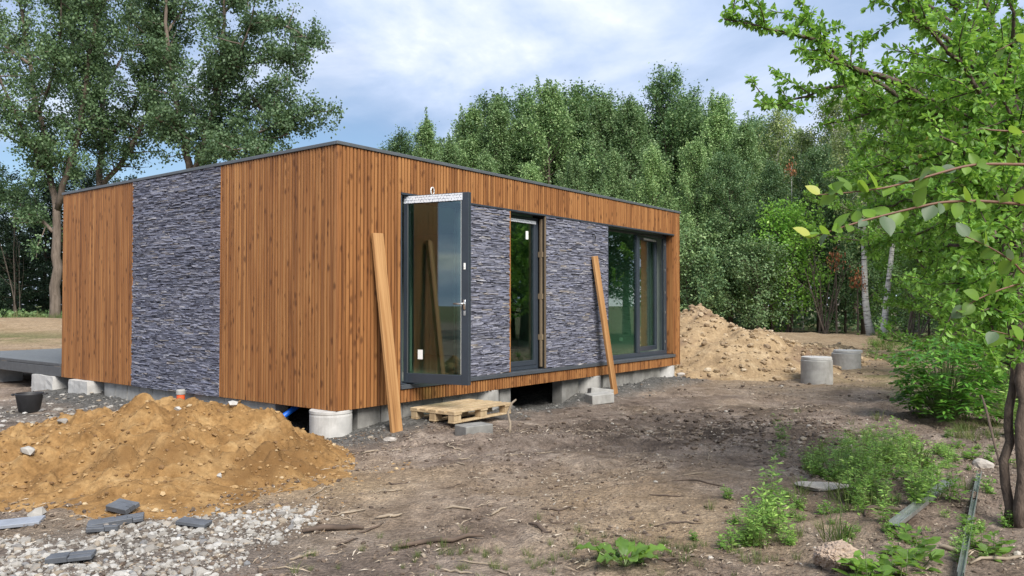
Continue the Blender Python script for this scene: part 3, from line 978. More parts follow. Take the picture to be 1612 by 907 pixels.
# narrow window
nw = part('narrow_window', frame(Geo(), T_N0 + .006, T_N1 - .012, 0.532, 2.90, 0.125, 0.205, 0.055, 0.055, 0.06, 0.05), M_anth, house)
part('sash', frame(Geo(), T_N0 + .062, T_N1 - .068, 0.594, 2.848, 0.118, 0.19, 0.05, 0.06, 0.075, 0.055), M_anth, nw)
part('pane', Geo().box((T_N0 + .113, .148, .670), (T_N1 - .129, .160, 2.792)), M_glass, nw)
part('protective_film', Geo().box((T_N0 + .07, .1155, 2.798), (T_N1 - .08, .1178, 2.846)), M_film, nw)
part('sticker', Geo().box((3.86, .1455, 2.55), (3.925, .1475, 2.68)), M_white, nw)
part('batten', Geo().bbox((T_N1 - .032, .045, .56), (T_N1 - .008, .085, 2.88), .002), M_oldwood, nw)
for zz_ in (0.98, 1.62, 2.28):
    part('spacer_block', Geo().bbox((T_N1 - .030, .030, zz_), (T_N1 - .004, .118, zz_ + .085), .002), M_oldwood, nw)
part('glass_sheet', Geo().box((3.66, .62, .51), (4.3, .63, 1.48)), M_glassg, house)

# corner window with a fixed light and a sash standing ajar
TM = 7.49
cw = part('corner_window', frame(Geo(), T_B0 + .006, T_B1 - .024, 0.532, 2.92, 0.155, 0.235, 0.05, 0.06, 0.075, 0.05).bbox((TM - .05, .150, .607), (TM + .05, .234, 2.87), .003), M_anth, house)
part('pane', Geo().box((T_B0 + .056, .185, .607), (TM - .05, .197, 2.87)), M_glass, cw)
sash = part('sash', frame(Geo(), 0, 1.03, 0.0, 2.225, 0.0, 0.07, 0.05, 0.07, 0.085, 0.06), M_anth, cw, loc=(TM + .055, .19, .625), rot=(0, 0, rad(7)))
obj('sash_pane', Geo().box((.05, .028, .085), (.96, .040, 2.165)).mesh('sash_pane', M_glass), cw, loc=(TM + .055, .19, .625), rot=(0, 0, rad(7)))
obj('protective_film', Geo().box((.30, -.003, 2.172), (.99, -.0005, 2.216)).mesh('protective_film', M_film), cw, loc=(TM + .055, .19, .625), rot=(0, 0, rad(7)))
gasket = Geo().box((T_B1 - .097, .172, .62), (T_B1 - .089, .18, 2.85))
for q in (.75, 1.35, 1.75, 2.2, 2.72):
    gasket.bbox((T_B1 - .10, .150, q), (T_B1 - .087, .156, q + .05), .002)
part('lock_strip', gasket, M_steel, cw)

# entrance: frame in the wall, leaf swung open
ef = part('door_frame', frame(Geo(), T_D0 + .015, T_D1 - .01, 0.530, 2.92, 0.10, 0.18, 0.10, 0.06, 0.02, 0.05), M_anth, house)
part('side_light', Geo().box((2.18, .13, .55), (2.24, .145, 2.87)), M_glass, ef)
part('hinge_film', Geo().box((T_D0 + .018, .0965, 2.30), (T_D0 + .085, .0993, 2.86)), M_film, ef)
part('threshold', Geo().bbox((T_D0 + .02, .03, .529), (T_D1 - .02, .098, .541), .003), M_anth, ef)
DW, DH = 0.935, 2.375
leaf = obj('entrance_door', frame(Geo(), 0, DW, 0, DH, -0.035, 0.035, 0.055, 0.10, 0.12, 0.10).mesh('entrance_door', M_anth), house, loc=(1.172, .075, .548), rot=(0, 0, math.atan2(-.912, .206)))
part('pane', Geo().box((.055, -.008, .12), (DW - .10, .008, DH - .10)), M_glass, leaf)
part('pane_bead', Geo().box((.0555, -.038, .12), (.068, -.0355, DH - .10)), M_steel, leaf)
part('protective_film', Geo().box((.004, -.0382, DH - .098), (DW - .085, -.0355, DH - .008)), M_film, leaf)
part('sticker', Geo().box((.20, -.0115, .30), (.27, -.009, .42)), M_white, leaf)
part('hinge', Geo().tube([(-.012, .0, .25), (-.012, .0, .37)], .011, 10), M_steel, leaf)
part('hinge', Geo().tube([(-.012, .0, 1.15), (-.012, .0, 1.27)], .011, 10), M_steel, leaf)
part('hinge', Geo().tube([(-.012, .0, 2.0), (-.012, .0, 2.12)], .011, 10), M_steel, leaf)
hd = Geo().bbox((DW - .068, -.045, .93), (DW - .036, -.0355, 1.05), .003).tube([(DW - .052, -.04, 1.0), (DW - .052, -.085, 1.0), (DW - .07, -.092, 1.0), (DW - .175, -.092, 1.0)], [.011, .011, .0115, .011], 10)
part('handle', hd, M_steel, leaf, smooth=True)
part('lock_plate', Geo().bbox((DW - .066, -.042, .855), (DW - .038, -.0355, .915), .003).tube([(DW - .052, -.036, .885), (DW - .052, -.048, .885)], .010, 10), M_steel, leaf)
part('lock_plate', Geo().bbox((DW - .066, -.042, 1.42), (DW - .038, -.0355, 1.50), .003).tube([(DW - .052, -.036, 1.46), (DW - .052, -.046, 1.46)], .009, 10), M_white, leaf)
part('gasket', Geo().box((DW - .1035, -.0375, .13), (DW - .1005, -.0355, DH - .1)), M_white, leaf)

# cable ends that stick out of the walls
part('cable_coil', Geo().tube([(1.58 + .035 * math.cos(a) * (1 - a * .02), -.012 - a * .0008, 3.03 + .05 * math.sin(a)) for a in np.linspace(0, 14, 60)], .005, 6), M_white, fw)
part('cable_end', Geo().tube([(0.03, 4.42, 2.75), (-.05, 4.42, 2.745), (-.07, 4.42, 2.70), (-.06, 4.415, 2.62)], [.012, .012, .012, .008], 8), M_black, gw)
part('cable_end', Geo().tube([(5.57, .02, 2.73), (5.57, -.05, 2.73), (5.575, -.065, 2.69), (5.58, -.05, 2.62)], [.012, .012, .012, .008], 8), M_black, fw)
part('floor_cable', Geo().tube([(8.0 + .09 * math.cos(a), 1.1 + .02 * a, .75 + .11 * math.sin(a)) for a in np.linspace(0.5, 8, 40)], .006, 5), M_white, house)
part('hanging_bulb', Geo().tube([(7.05, 1.3, 2.96), (7.05, 1.3, 2.74)], .004, 5).lathe([(.012, 2.74), (.02, 2.72), (.036, 2.67), (.04, 2.635), (.03, 2.60), (.002, 2.585)][::-1], 14, (7.05, 1.3)), M_white, house, smooth=True)
part('wall_socket', Geo().bbox((HL - WT - .03, 1.2, .75), (HL - WT - .0205, 1.28, .83), .002), M_white, house)

# ---------------- foundations
pil = Geo().lathe([(0, -.12), (.243, -.12), (.246, 0.0), (.247, .12), (.249, .235), (.244, .262), (.25, .268), (.249, .298), (.24, .303), (0, .303)], 40)
part('foundation_pillar', pil, M_concw, house, smooth=False, loc=(.115, .235, 0))


def block_row(a, b_, z0, z1, face, mat, sz=0.385, rec=0.075, dep=0.2):
    n = max(1, round((b_ - a) / sz)); p = (b_ - a) / n
    for i in range(n):
        o = float(rng.uniform(-.006, .006))
        gq = Geo()
        if face == 'front':
            gq.bbox((a + i * p + .004, rec + o, z0), (a + (i + 1) * p - .004, rec + dep, z1), .006)
        else:
            gq.bbox((rec + o, a + i * p + .004, z0), (rec + dep, a + (i + 1) * p - .004, z1), .006)
        part('foundation_block', gq, mat, house)


block_row(1.25, 5.75, -.1, .294, 'gable', M_conc)
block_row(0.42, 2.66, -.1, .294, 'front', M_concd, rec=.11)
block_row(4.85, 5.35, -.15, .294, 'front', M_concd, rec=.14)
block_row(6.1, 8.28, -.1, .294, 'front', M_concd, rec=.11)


def irregular_block(lo, hi, seed, mat, name='foundation_pillar', parent=None, amp=.012):
    import bmesh
    r = np.random.default_rng(seed)
    lo = np.array(lo, float); hi = np.array(hi, float)
    n = 7
    gq = Geo()
    u = np.linspace(0, 1, n)
    U_, V_ = np.meshgrid(u, u)
    pts = {}
    bm = bmesh.new()
    bmesh.ops.create_cube(bm, size=1.0)
    bmesh.ops.subdivide_edges(bm, edges=bm.edges[:], cuts=5, use_grid_fill=True)
    V = np.array([v.co[:] for v in bm.verts])
    F = [[v.index for v in f.verts] for f in bm.faces]
    bm.free()
    e = np.abs(V).max(1)
    rr = np.linalg.norm(np.maximum(np.abs(V) - .40, 0), axis=1)
    V = V * (1 - 0.25 * np.maximum(rr - .1, 0)[:, None])
    V = (V + .5) * (hi - lo) + lo
    V = V + r.normal(0, amp, V.shape) * .12 + .7 * amp * np.stack([fbm(V[:, 1] * 6 + V[:, 2] * 3, V[:, 2] * 6 + seed, s, 3) for s in (1, 2, 3)], -1)
    return part(name, Geo().add(V, F), mat, parent, smooth=False)


irregular_block((-.10, 5.95, -.1), (.32, 6.62, .303), 3, M_concw, parent=house)
irregular_block((.05, 2.70, -.1), (.40, 3.14, .303), 4, M_conc, parent=house) if False else None
part('foundation_pillar', Geo().lathe([(0, -.15), (.235, -.15), (.238, .29), (.232, .303), (0, .303)], 32), M_conc, house, loc=(2.92, .24, 0))
part('foundation_pillar', Geo().bbox((3.16, .10, -.1), (3.42, .45, .303), .008), M_concd, house)
part('foundation_pillar', Geo().lathe([(0, -.15), (.29, -.15), (.29, .29), (.28, .303), (0, .303)], 32), M_conc, house, loc=(5.75, .28, 0))
part('foundation_pillar', Geo().lathe([(0, -.15), (.30, -.15), (.30, .29), (.29, .303), (0, .303)], 32), M_concw, house, loc=(8.63, .30, 0))

# ================================================================== DECK
deck = empty('terrace_deck', (HC[0], HC[1], 0), HROT)
tag(deck, 'dark grey terrace deck on concrete piers at the left end of the house', 'deck')
D0, D1 = HW + 0.03, HW + 5.0
part('edge_board', Geo().bbox((0.0, D0, .475), (.03, D1, .528), .004), M_deck, deck)
part('edge_board', Geo().bbox((-.004, D0, .306), (.026, D1, .468), .004), M_deck, deck)
part('deck_joists', Geo().box((.03, D0, .32), (3.9, D0 + .05, .49)).box((.03, D1 - .05, .32), (3.9, D1, .49)).box((.03, D0 + 2.3, .32), (3.9, D0 + 2.35, .49)), M_oldwood, deck)
nb = 27
for i in range(nb):
    part('deck_board', Geo().bbox((.034 + i * .145, D0, .496 + float(rng.uniform(-.001, .001))), (.034 + i * .145 + .139, D1, .524), .004), M_deckt, deck)
for (px_, py_) in ((.28, HW + .62), (.3, HW + 3.6), (3.5, HW + .7), (3.5, HW + 3.6)):
    o = irregular_block((px_ - .33, py_ - .40, -.15), (px_ + .33, py_ + .45, .303), int(py_ * 10), M_concw, 'pier', deck, amp=.014)

# ================================================================== THINGS ROUND THE HOUSE
def box_between(p0, p1, width, thick, nrm):
    """plank from p0 to p1, wide side facing nrm"""
    p0 = np.array(p0, float); p1 = np.array(p1, float)
    z = p1 - p0; Ln = np.linalg.norm(z); z /= Ln
    n_ = np.array(nrm, float); n_ -= z * (n_ @ z); n_ /= np.linalg.norm(n_)
    x_ = np.cross(n_, z)
    M = Matrix.Identity(4)
    for i in range(3):
        M[i][0] = x_[i]; M[i][1] = -n_[i]; M[i][2] = z[i]; M[i][3] = p0[i]
    return M, Ln


def plank(p0, p1, wd, th, nrm, mat, label):
    M, Ln = box_between(p0, p1, wd, th, nrm)
    o = obj('timber_plank', Geo().bbox((-wd / 2, -th / 2, 0), (wd / 2, th / 2, Ln), .004).mesh('timber_plank', mat))
    o.matrix_world = M
    return tag(o, label, 'plank', 'planks leaning on the front wall')


NF = (-HV[0], -HV[1], 0.0)
b1 = gnd(624.5, 683); t1 = hw(.575, -.05, 2.40)
plank((b1[0], b1[1], gh(*b1) - .01), t1, .168, .045, NF, M_plank, 'long brown plank leaning on the boards left of the open door')
b2 = gnd(968, 621); t2 = hw(5.57, -.05, 2.36)
plank((b2[0], b2[1], gh(*b2) - .01), t2, .15, .045, NF, M_plank, 'long brown plank leaning on slate between narrow and wide windows')

# pallet
pc = (-0.645, 10.30)
pal = empty('wooden_pallet', (pc[0], pc[1], gh(*pc) + 0.045), HROT + rad(1))
tag(pal, 'pale wooden pallet lying on the ground below the open glass door', 'pallet')
PLn, PWd = 1.16, 0.74
for i, (yy, ww) in enumerate(((-.308, .12), (-.155, .10), (0.0, .13), (.155, .10), (.308, .12))):
    part('top_board', Geo().bbox((-PLn / 2, yy - ww / 2, .122), (PLn / 2, yy + ww / 2, .144), .003), M_raw, pal)
for xx in (-.51, 0, .51):
    part('cross_board', Geo().bbox((xx - .07, -PWd / 2, .099), (xx + .07, PWd / 2, .1215), .003), M_raw, pal)
    for yy in (-.31, 0, .31):
        part('block', Geo().bbox((xx - .065, yy - .05, .0225), (xx + .065, yy + .05, .0985), .004), M_raw, pal)
for yy in (-.31, 0, .31):
    part('bottom_board', Geo().bbox((-PLn / 2, yy - .05, 0), (PLn / 2, yy + .05, .022), .003), M_raw, pal)

# loose concrete blocks
def cblock(p, dims, rz, label, mat=None, z=None, tilt=(0, 0)):
    w_, d_, h_ = dims
    o = obj('concrete_block', Geo().bbox((-w_ / 2, -d_ / 2, 0), (w_ / 2, d_ / 2, h_), .008).mesh('concrete_block', mat or M_conc))
    o.location = (p[0], p[1], (gh(*p) - .015) if z is None else z); o.rotation_euler = (tilt[0], tilt[1], rz)
    return tag(o, label, 'concrete block', 'loose concrete blocks')


cblock(gnd(746, 690), (.38, .24, .135), rad(38), 'single grey concrete block on bare soil in front of the pallet', M_concd)
p_ = gnd(944, 632)
zb = gh(*p_)
cblock((p_[0], p_[1]), (.40, .24, .15), rad(24), 'pale concrete block lowest on the ground beside the leaning right plank', M_conc, tilt=(rad(3), rad(-3)))
cblock((p_[0] + .05, p_[1] + .40), (.38, .25, .17), rad(8), 'tilted concrete block behind another, against the round pillar', M_conc, tilt=(rad(-9), rad(6)))

# bucket
bp = gnd(46, 651)
bk = empty('bucket', (bp[0], bp[1], gh(*bp) - .015), 0.3)
tag(bk, 'dirty black rubber bucket on stony ground near the terrace deck', 'bucket')
part('bucket_body', Geo().lathe([(0, .0), (.125, .0), (.132, .01), (.172, .235), (.178, .25), (.178, .268), (.168, .268), (.164, .24), (.126, .02), (0, .02)], 32), M_black, bk, smooth=True)
for s in (-1, 1):
    part('handle', Geo().tube([(s * .176, -.06, .245), (s * .21, -.045, .25), (s * .216, 0, .252), (s * .21, .045, .25), (s * .176, .06, .245)], .010, 8), M_black, bk)

# pipes that come out of the ground under the house
bpth = [hw(.30, .98, .32), hw(.10, .98, .22), hw(-.10, 1.02, .10), hw(-.25, 1.06, .03), hw(-.4, 1.1, -.06)]
tag(part('water_pipe', Geo().tube(np.array(bpth), .034, 12), M_blue, None, smooth=True), 'bright blue pipe slanting into the soil beside the round corner pillar', 'pipe')
bpt2 = [hw(.42, .74, .33), hw(.36, .74, .2), hw(.34, .73, .0), hw(.34, .73, -.2)]
tag(part('water_pipe', Geo().tube(np.array(bpt2), .03, 12), M_blue, None, smooth=True), 'darker blue pipe standing upright in the shade under the house corner', 'pipe')
op = hw(-.10, 3.16)
orp = empty('drain_pipe', (op[0], op[1], gh(op[0], op[1]) - .05))
tag(orp, 'short orange drain pipe with pale cap before the foundation blocks', 'pipe')
part('tube', Geo().lathe([(0, 0), (.055, 0), (.055, .22), (.0, .22)], 20), M_orange, orp, smooth=False)
part('cap', Geo().lathe([(.057, .215), (.062, .22), (.062, .27), (.05, .285), (0, .287)], 20), M_conc, orp, smooth=False)

# manhole rings
def chamber(p, r, h, lr, off, label, rz):
    e = empty('manhole_ring', (p[0], p[1], gh(*p) - .04), rz)
    tag(e, label, 'manhole ring', 'concrete manhole rings')
    prof = [(r - .07, 0), (r, 0), (r * 1.004, .10), (r, .28), (r * 1.003, h - .012), (r - .010, h), (r - .07, h), (r - .07, 0)]
    part('ring', Geo().lathe(prof, 44), M_conc, e)
    part('lid', Geo().lathe([(0, h + .003), (lr, h + .003), (lr + .004, h + .012), (lr + .002, h + .055), (lr - .012, h + .062), (0, h + .064)], 44, off), M_concw, e)
    for s in (-1, 1):
        part('lifting_loop', Geo().tube([(off[0] + s * .1 - .03, off[1], h + .06), (off[0] + s * .1 - .03, off[1], h + .10), (off[0] + s * .1 + .03, off[1], h + .10), (off[0] + s * .1 + .03, off[1], h + .06)], .006, 6), M_sticd, e)
    return e


p_ = gnd(1292, 603)
chamber((p_[0], p_[1] + .2), .30, .50, .285, (.0, .0), 'nearer grey concrete manhole ring with flat lid, taller of the two', .4)
p_ = gnd(1338, 584)
chamber((p_[0], p_[1] + .2), .32, .44, .315, (.10, -.01), 'farther grey concrete manhole ring with its lid pushed aside', .9)


# flat stones, slabs, lumps
def rock(p, dims, seed, mat, label, cat='rock', rz=0.0, sub=3, sink=.3, group=None, name='rock'):
    V, T = rock_base(seed, sub, 0.10)
    V = V + (0.16 if name == 'clay_lump' else 0.05) * np.stack([fbm(V[:, 0] * 3 + 7, V[:, 1] * 3 + V[:, 2] * 2, seed + s, 4, .7) for s in range(3)], -1)
    V = V / np.abs(V).max(0) * np.array(dims) / 2
    o = obj(name, Geo().add(V, None, T).mesh(name, mat), loc=(p[0], p[1], gh(*p) + dims[2] * (.5 - sink)), rot=(0, 0, rz))
    return tag(o, label, cat, group)


M_rockp = simple('pale_flat_rock', (0.353, 0.319, 0.286), 0.9, var=0.25, scale=9, bmp=0.6, bscale=40, bdist=.01)
rock(gnd(1107, 597), (.62, .36, .17), 3, M_rockp, 'flat pale stone lying beside the far corner pillar of the house', rz=.35)
rock(gnd(1072, 598), (.22, .16, .13), 5, M_rockp, 'small pale stone at the foot of the far corner pillar', rz=.6)
rock(gnd(1318, 892), (.33, .26, .21), 8, M_clay, 'brown lump of dried clay in the right foreground weeds', 'clay lump', rz=.5, sink=.22, name='clay_lump', sub=5)
rock(gnd(1302, 776), (.50, .26, .08), 12, M_rockp, 'thin pale flat stone half buried among the right weeds', rz=-.35)
rock(gnd(1548, 728), (.22, .16, .12), 14, M_rockp, 'pale stone left of the forked tree trunk', rz=.2)
rock(gnd(615, 695), (.17, .11, .06), 15, M_rockp, 'small grey stone on soil right of the plank foot', rz=.2)
rock(gnd(510, 697) + np.array([-.25, .1]), (.34, .16, .07), 16, M_rockp, 'flat pale stone at the left foot of the round corner pillar', rz=.3)
for i, (px_, py_, s_) in enumerate(((97, 617, .20), (70, 612, .34))):
    rock(gnd(px_, py_), (s_ * 1.3, s_, .12), 20 + i, M_rockp, ('angular pale stone under the left end of the house', 'flat pale stone behind the black bucket')[i], rz=.3 * i)
# white stones lying on the front heap
def heap_pt(px, py):
    """where the sight line first meets the front heap"""
    o = np.array([0, 0, CAM_H]); r = at(px, py, 1.0) - o
    for d in np.arange(4.6, 9.5, .01):
        q = o + r * d
        if q[2] < ground_h(q[:1], q[1:2])[0] + max(0, heap_front_h(q[:1], q[1:2])[0]):
            return q
    return q


for i, (px_, py_, s_, lb) in enumerate(((97, 666, .13, 'white stone on the left crest of the front sand heap'), (43, 713, .14, 'pale pointed stone on the left slope of the front sand heap'), (367, 638, .12, 'white stone on the right crest of the front sand heap'), (57, 812, .15, 'rounded pale stone at the front foot of the sand heap'), (345, 750, .07, 'small pale stone low on the front sand heap'), (280, 646, .09, 'small white stone in the middle of the front heap crest'))):
    q = heap_pt(px_, py_)
    V, T = ROCKS[i]
    o = obj('stone', Geo().add(V * s_ * .5, None, T).mesh('stone', M_stone), loc=q + np.array([0, 0, s_ * .12]), rot=(.2, .1 * i, i * 1.3))
    tag(o, lb, 'stone')

# slate veneer pieces on the ground
def slab(px, py, dims, rz, mat, label, tilt=(0, 0), dz=0.0, n=3):
    q = heap_pt(px, py)
    e = empty('slate_strip', (q[0], q[1], q[2] + dz), rz)
    e.rotation_euler = (tilt[0], tilt[1], rz)
    tag(e, label, 'slate strip', 'leftover slate veneer strips')
    r = np.random.default_rng(int(px))
    L_, W_, H_ = dims
    for i in range(n):
        xs = -L_ / 2
        while xs < L_ / 2 - .01:
            l_ = min(r.uniform(.10, .30) * (1 if n > 1 else 9), L_ / 2 - xs)
            part('stone_piece', Geo().bbox((xs + .001, -W_ / 2 + i * W_ / n + .001, 0), (xs + l_ - .001, -W_ / 2 + (i + 1) * W_ / n - .001, H_ + r.uniform(-.006, .008)), .003), mat, e)
            xs += l_
    return e


slab(30, 828, (.30, .15, .025), rad(14), M_slabp, 'pale smooth slate slab at the left edge before the sand heap', (rad(4), rad(-3)), .012, 1)
slab(183, 826, (.36, .11, .030), rad(20), M_slab, 'long dark slate strip on the stones before the sand heap', (rad(8), rad(-5)), .012)
slab(194, 806, (.20, .13, .035), rad(-22), M_slab, 'short dark slate strip propped on the longer one', (rad(16), rad(4)), .025)
slab(162, 838, (.20, .06, .030), rad(14), M_slab, 'narrow dark slate strip in front of the long one', (rad(5), 0), .012, 2)
slab(305, 829, (.22, .11, .022), rad(-8), M_slab, 'broken dark slate piece among white stones, farther right', (rad(3), rad(5)), .018, 2)
slab(112, 886, (.26, .10, .03), rad(10), M_slab, 'broken dark slate piece among white stones, nearest the camera', (rad(5), rad(-4)), .022, 2)


# galvanised drywall profiles
def profile(p0, p1, wd, ht, label):
    p0 = np.array([*p0, gh(*p0) + .03]); p1 = np.array([*p1, gh(*p1) + .03])
    M, Ln = box_between(p0, p1, wd, ht, (0, 0, 1))
    t_ = .004; h_ = wd / 2
    poly = [(-h_, 0), (-h_, -ht), (-h_ + t_, -ht), (-h_ + t_, -t_), (-.004, -t_), (0, -.010), (.004, -t_), (h_ - t_, -t_), (h_ - t_, -ht), (h_, -ht), (h_, 0), (.006, 0), (0, -.006), (-.006, 0)]
    n = len(poly)
    V = [(x_, y_, 0) for x_, y_ in poly] + [(x_, y_, Ln) for x_, y_ in poly]
    Q = [(i, (i + 1) % n, n + (i + 1) % n, n + i) for i in range(n)]
    o = obj('metal_profile', Geo().add(V, Q).mesh('metal_profile', M_galv))
    o.matrix_world = M
    return tag(o, label, 'metal profile', 'galvanised profiles on the ground')


profile(gnd(1408, 838), gnd(1500, 768), .075, .03, 'wide galvanised steel channel lying askew among the weeds')
profile(gnd(1512, 915), gnd(1542, 757), .035, .035, 'narrow galvanised steel channel pointing away beside the tree trunk')

# white bent stick beside the pallet
q = gnd(802, 686); zq = gh(*q)
tag(part('bent_stick', Geo().tube([(q[0], q[1], zq - .03), (q[0] + .01, q[1] + .05, zq + .1), (q[0] - .02, q[1] + .1, zq + .22), (q[0] + .03, q[1] + .12, zq + .34), (q[0] + .08, q[1] + .13, zq + .38)], [.016, .015, .014, .013, .010], 8), M_stick, None, smooth=True), 'pale bent stick standing in the soil beside the pallet', 'stick')

# ================================================================== GRAVEL AND LITTER
rng = np.random.default_rng(77)
gp = [(-3.7, 4.3), (-3.5, 5.35), (-2.95, 5.2), (-2.45, 5.75), (-1.95, 6.02), (-1.55, 6.15), (-1.45, 5.75), (-1.65, 5.2), (-1.75, 4.3)]


def inpoly(x, y, poly):
    c = False; j = len(poly) - 1
    for i in range(len(poly)):
        if (poly[i][1] > y) != (poly[j][1] > y) and x < (poly[j][0] - poly[i][0]) * (y - poly[i][1]) / (poly[j][1] - poly[i][1] + 1e-9) + poly[i][0]:
            c = not c
        j = i
    return c


gravel = obj('gravel_patch', None, loc=(-2.4, 5.2, 0), kind='structure')
rock_me = [Geo().add(V, None, T).mesh('stone', M_stone) for V, T in ROCKS]
cnt = 0; pts = []
while cnt < 300:
    x_, y_ = rng.uniform(-3.7, -1.4), rng.uniform(4.3, 6.2)
    xj, yj = x_ + .12 * float(fbm([x_ * 4], [y_ * 4], 5, 2)[0]), y_ + .12 * float(fbm([x_ * 4], [y_ * 4], 9, 2)[0])
    if not inpoly(xj, yj, gp):
        continue
    s_ = rng.uniform(.022, .044) if cnt > 40 else rng.uniform(.044, .066)
    if any((x_ - a) ** 2 + (y_ - b_) ** 2 < (.62 * (s_ + c_)) ** 2 for a, b_, c_ in pts):
        continue
    pts.append((x_, y_, s_))
    hz = max(0, float(heap_front_h(np.array([x_]), np.array([y_]))[0]))
    obj('stone', rock_me[cnt % 8], gravel, loc=(x_ + 2.4, y_ - 5.2, gh(x_, y_) + hz + s_ * .02), rot=(rng.normal(0, .2), rng.normal(0, .2), rng.uniform(0, 6.28)), scale=s_)
    cnt += 1


def scatter(n, region, smin, smax, seed, keep=None, pw=2.0):
    r = np.random.default_rng(seed)
    X = r.uniform(region[0], region[1], n); Y = r.uniform(region[2], region[3], n)
    if keep is not None:
        k = keep(X, Y, r); X, Y = X[k], Y[k]
    Z = ground_h(X, Y)
    Hh = heap_front_h(X, Y); Z = np.where(Hh > 0, Z + Hh, Z)
    return np.stack([X, Y, Z], -1), smin * (smax / smin) ** (r.random(len(X)) ** pw)


gq = Geo()
P, sz = scatter(8000, (-3.8, -1.2, 4.3, 6.4), .006, .028, 5, lambda X, Y, r: np.array([inpoly(a + r.normal(0, .10), b_ + r.normal(0, .10), gp) for a, b_ in zip(X, Y)]))
scatter_rocks(gq, P - np.array([-2.4, 5.2, 0]), sz, rng)
part('pebbles', gq, M_pebble, gravel, kind='stuff')
# pale rubble at the left
gq = Geo()
P, sz = scatter(2600, (-9.5, -4.8, 8.2, 13.5), .012, .07, 6, lambda X, Y, r: np.exp(-(((X + 7.0) / 1.6) ** 2 + ((Y - 10.4) / 1.9) ** 2)) > r.random(len(X)))
scatter_rocks(gq, P, sz, rng, squash=.7)
part('pale_rubble', gq, M_pebble, None, kind='stuff')
# grey crushed stone against the foundations
gq = Geo()


def near_house(X, Y, r):
    a, b_ = hloc(X, Y)
    d = np.hypot(np.maximum(np.maximum(-a, a - HL), 0), np.maximum(np.maximum(-b_, b_ - HW), 0))
    inside = (a > .3) & (b_ > .3)
    return (d < .9 * r.random(len(X)) ** 1.4) & ~inside


P, sz = scatter(24000, (-9, 5, 8.4, 17), .006, .028, 7, near_house)
scatter_rocks(gq, P, sz, rng)
part('crushed_stone', gq, M_greyp, None, kind='stuff')


# soil clods and small pebbles everywhere on the bare ground
def bare(X, Y, r):
    a, b_ = hloc(X, Y)
    return ~((a > -.1) & (b_ > -.1) & (a < HL) & (b_ < HW)) & (np.abs(X) < Y * .72 + .6) & (heap_front_h(X, Y) < .03) & (sstep(-.5, .6, fbm(X / .7, Y / .7, 51, 3)) > r.random(len(X)))


gq = Geo()
P, sz = scatter(32000, (-5, 6, 4.2, 10), .004, .026, 8, bare, 2.6)
scatter_rocks(gq, P, sz, rng)
P, sz = scatter(14000, (-4, 11, 9, 22), .007, .05, 9, bare, 3.0)
scatter_rocks(gq, P, sz, rng, squash=.8)
P, sz = scatter(3200, (1.3, 4.8, 8.3, 12.2), .010, .06, 10, lambda X, Y, r: np.exp(-(((X - 3.0) / 1.3) ** 2 + ((Y - 9.6) / 1.3) ** 2)) > r.random(len(X)), 1.6)
scatter_rocks(gq, P, sz, rng, squash=.8)
part('soil_clods', gq, M_dirtc, None, kind='stuff')


# straw and bark slivers
def slivers(n, region, seed, keep, lmin=.02, lmax=.11, wd=.0036, mat=M_straw, name='straw_litter'):
    r = np.random.default_rng(seed)
    P, ln = scatter(n, region, lmin, lmax, seed, keep, 2.2)
    m = len(P)
    a = r.uniform(0, PI, m) * .7 + r.normal(0, .5, m); D = np.stack([np.cos(a), np.sin(a), r.normal(0, .15, m)], -1)
    Sd = np.stack([-np.sin(a), np.cos(a), np.zeros(m)], -1)
    w_ = (wd * r.uniform(.5, 1.6, m))[:, None]
    c = P + np.array([0, 0, .006])
    c = c + np.stack([np.zeros(m), np.zeros(m), r.uniform(0, .008, m)], -1)
    mid = c + Sd * (r.normal(0, .12, m) * ln)[:, None]
    mid[:, 2] += .004
    l_ = ln[:, None] / 2
    V = np.stack([c - D * l_ - Sd * w_ * .5, mid - Sd * w_, c + D * l_ - Sd * w_ * .4, c + D * l_ + Sd * w_ * .4, mid + Sd * w_ + np.array([0, 0, .004]), c - D * l_ + Sd * w_ * .5], 1)
    k = np.arange(m)[:, None] * 6
    Q = np.vstack([k + np.array([[0, 1, 4, 5]]), k + np.array([[1, 2, 3, 4]])])
    part(name, Geo().add(V.reshape(-1, 3), Q), mat, None, kind='stuff')


slivers(12000, (-4.0, 5.2, 4.2, 10.5), 12, bare)
slivers(5000, (-2, 9, 9, 18), 13, bare, .04, .16, .006)


def stick(px, py, ln, ang, r_, bend, mat, seed):
    p = gnd(px, py); rr = np.random.default_rng(seed)
    s = np.linspace(-.5, .5, 7)
    d = np.array([math.cos(ang), math.sin(ang)]); n_ = np.array([-d[1], d[0]])
    off = bend * ln * (.25 - s ** 2) * 4 + rr.normal(0, .012 * ln + .002, 7)
    X = p[0] + d[0] * s * ln + n_[0] * off; Y = p[1] + d[1] * s * ln + n_[1] * off
    Z = ground_h(X, Y) + r_ * .7 + rr.uniform(0, .012, 7)
    c = np.array([p[0], p[1], 0])
    return obj('stick', Geo().tube(np.stack([X, Y, Z], -1) - c, r_ * np.array([.5, .8, 1, 1, .95, .8, .4]), 6).mesh('stick', mat, True), loc=c)


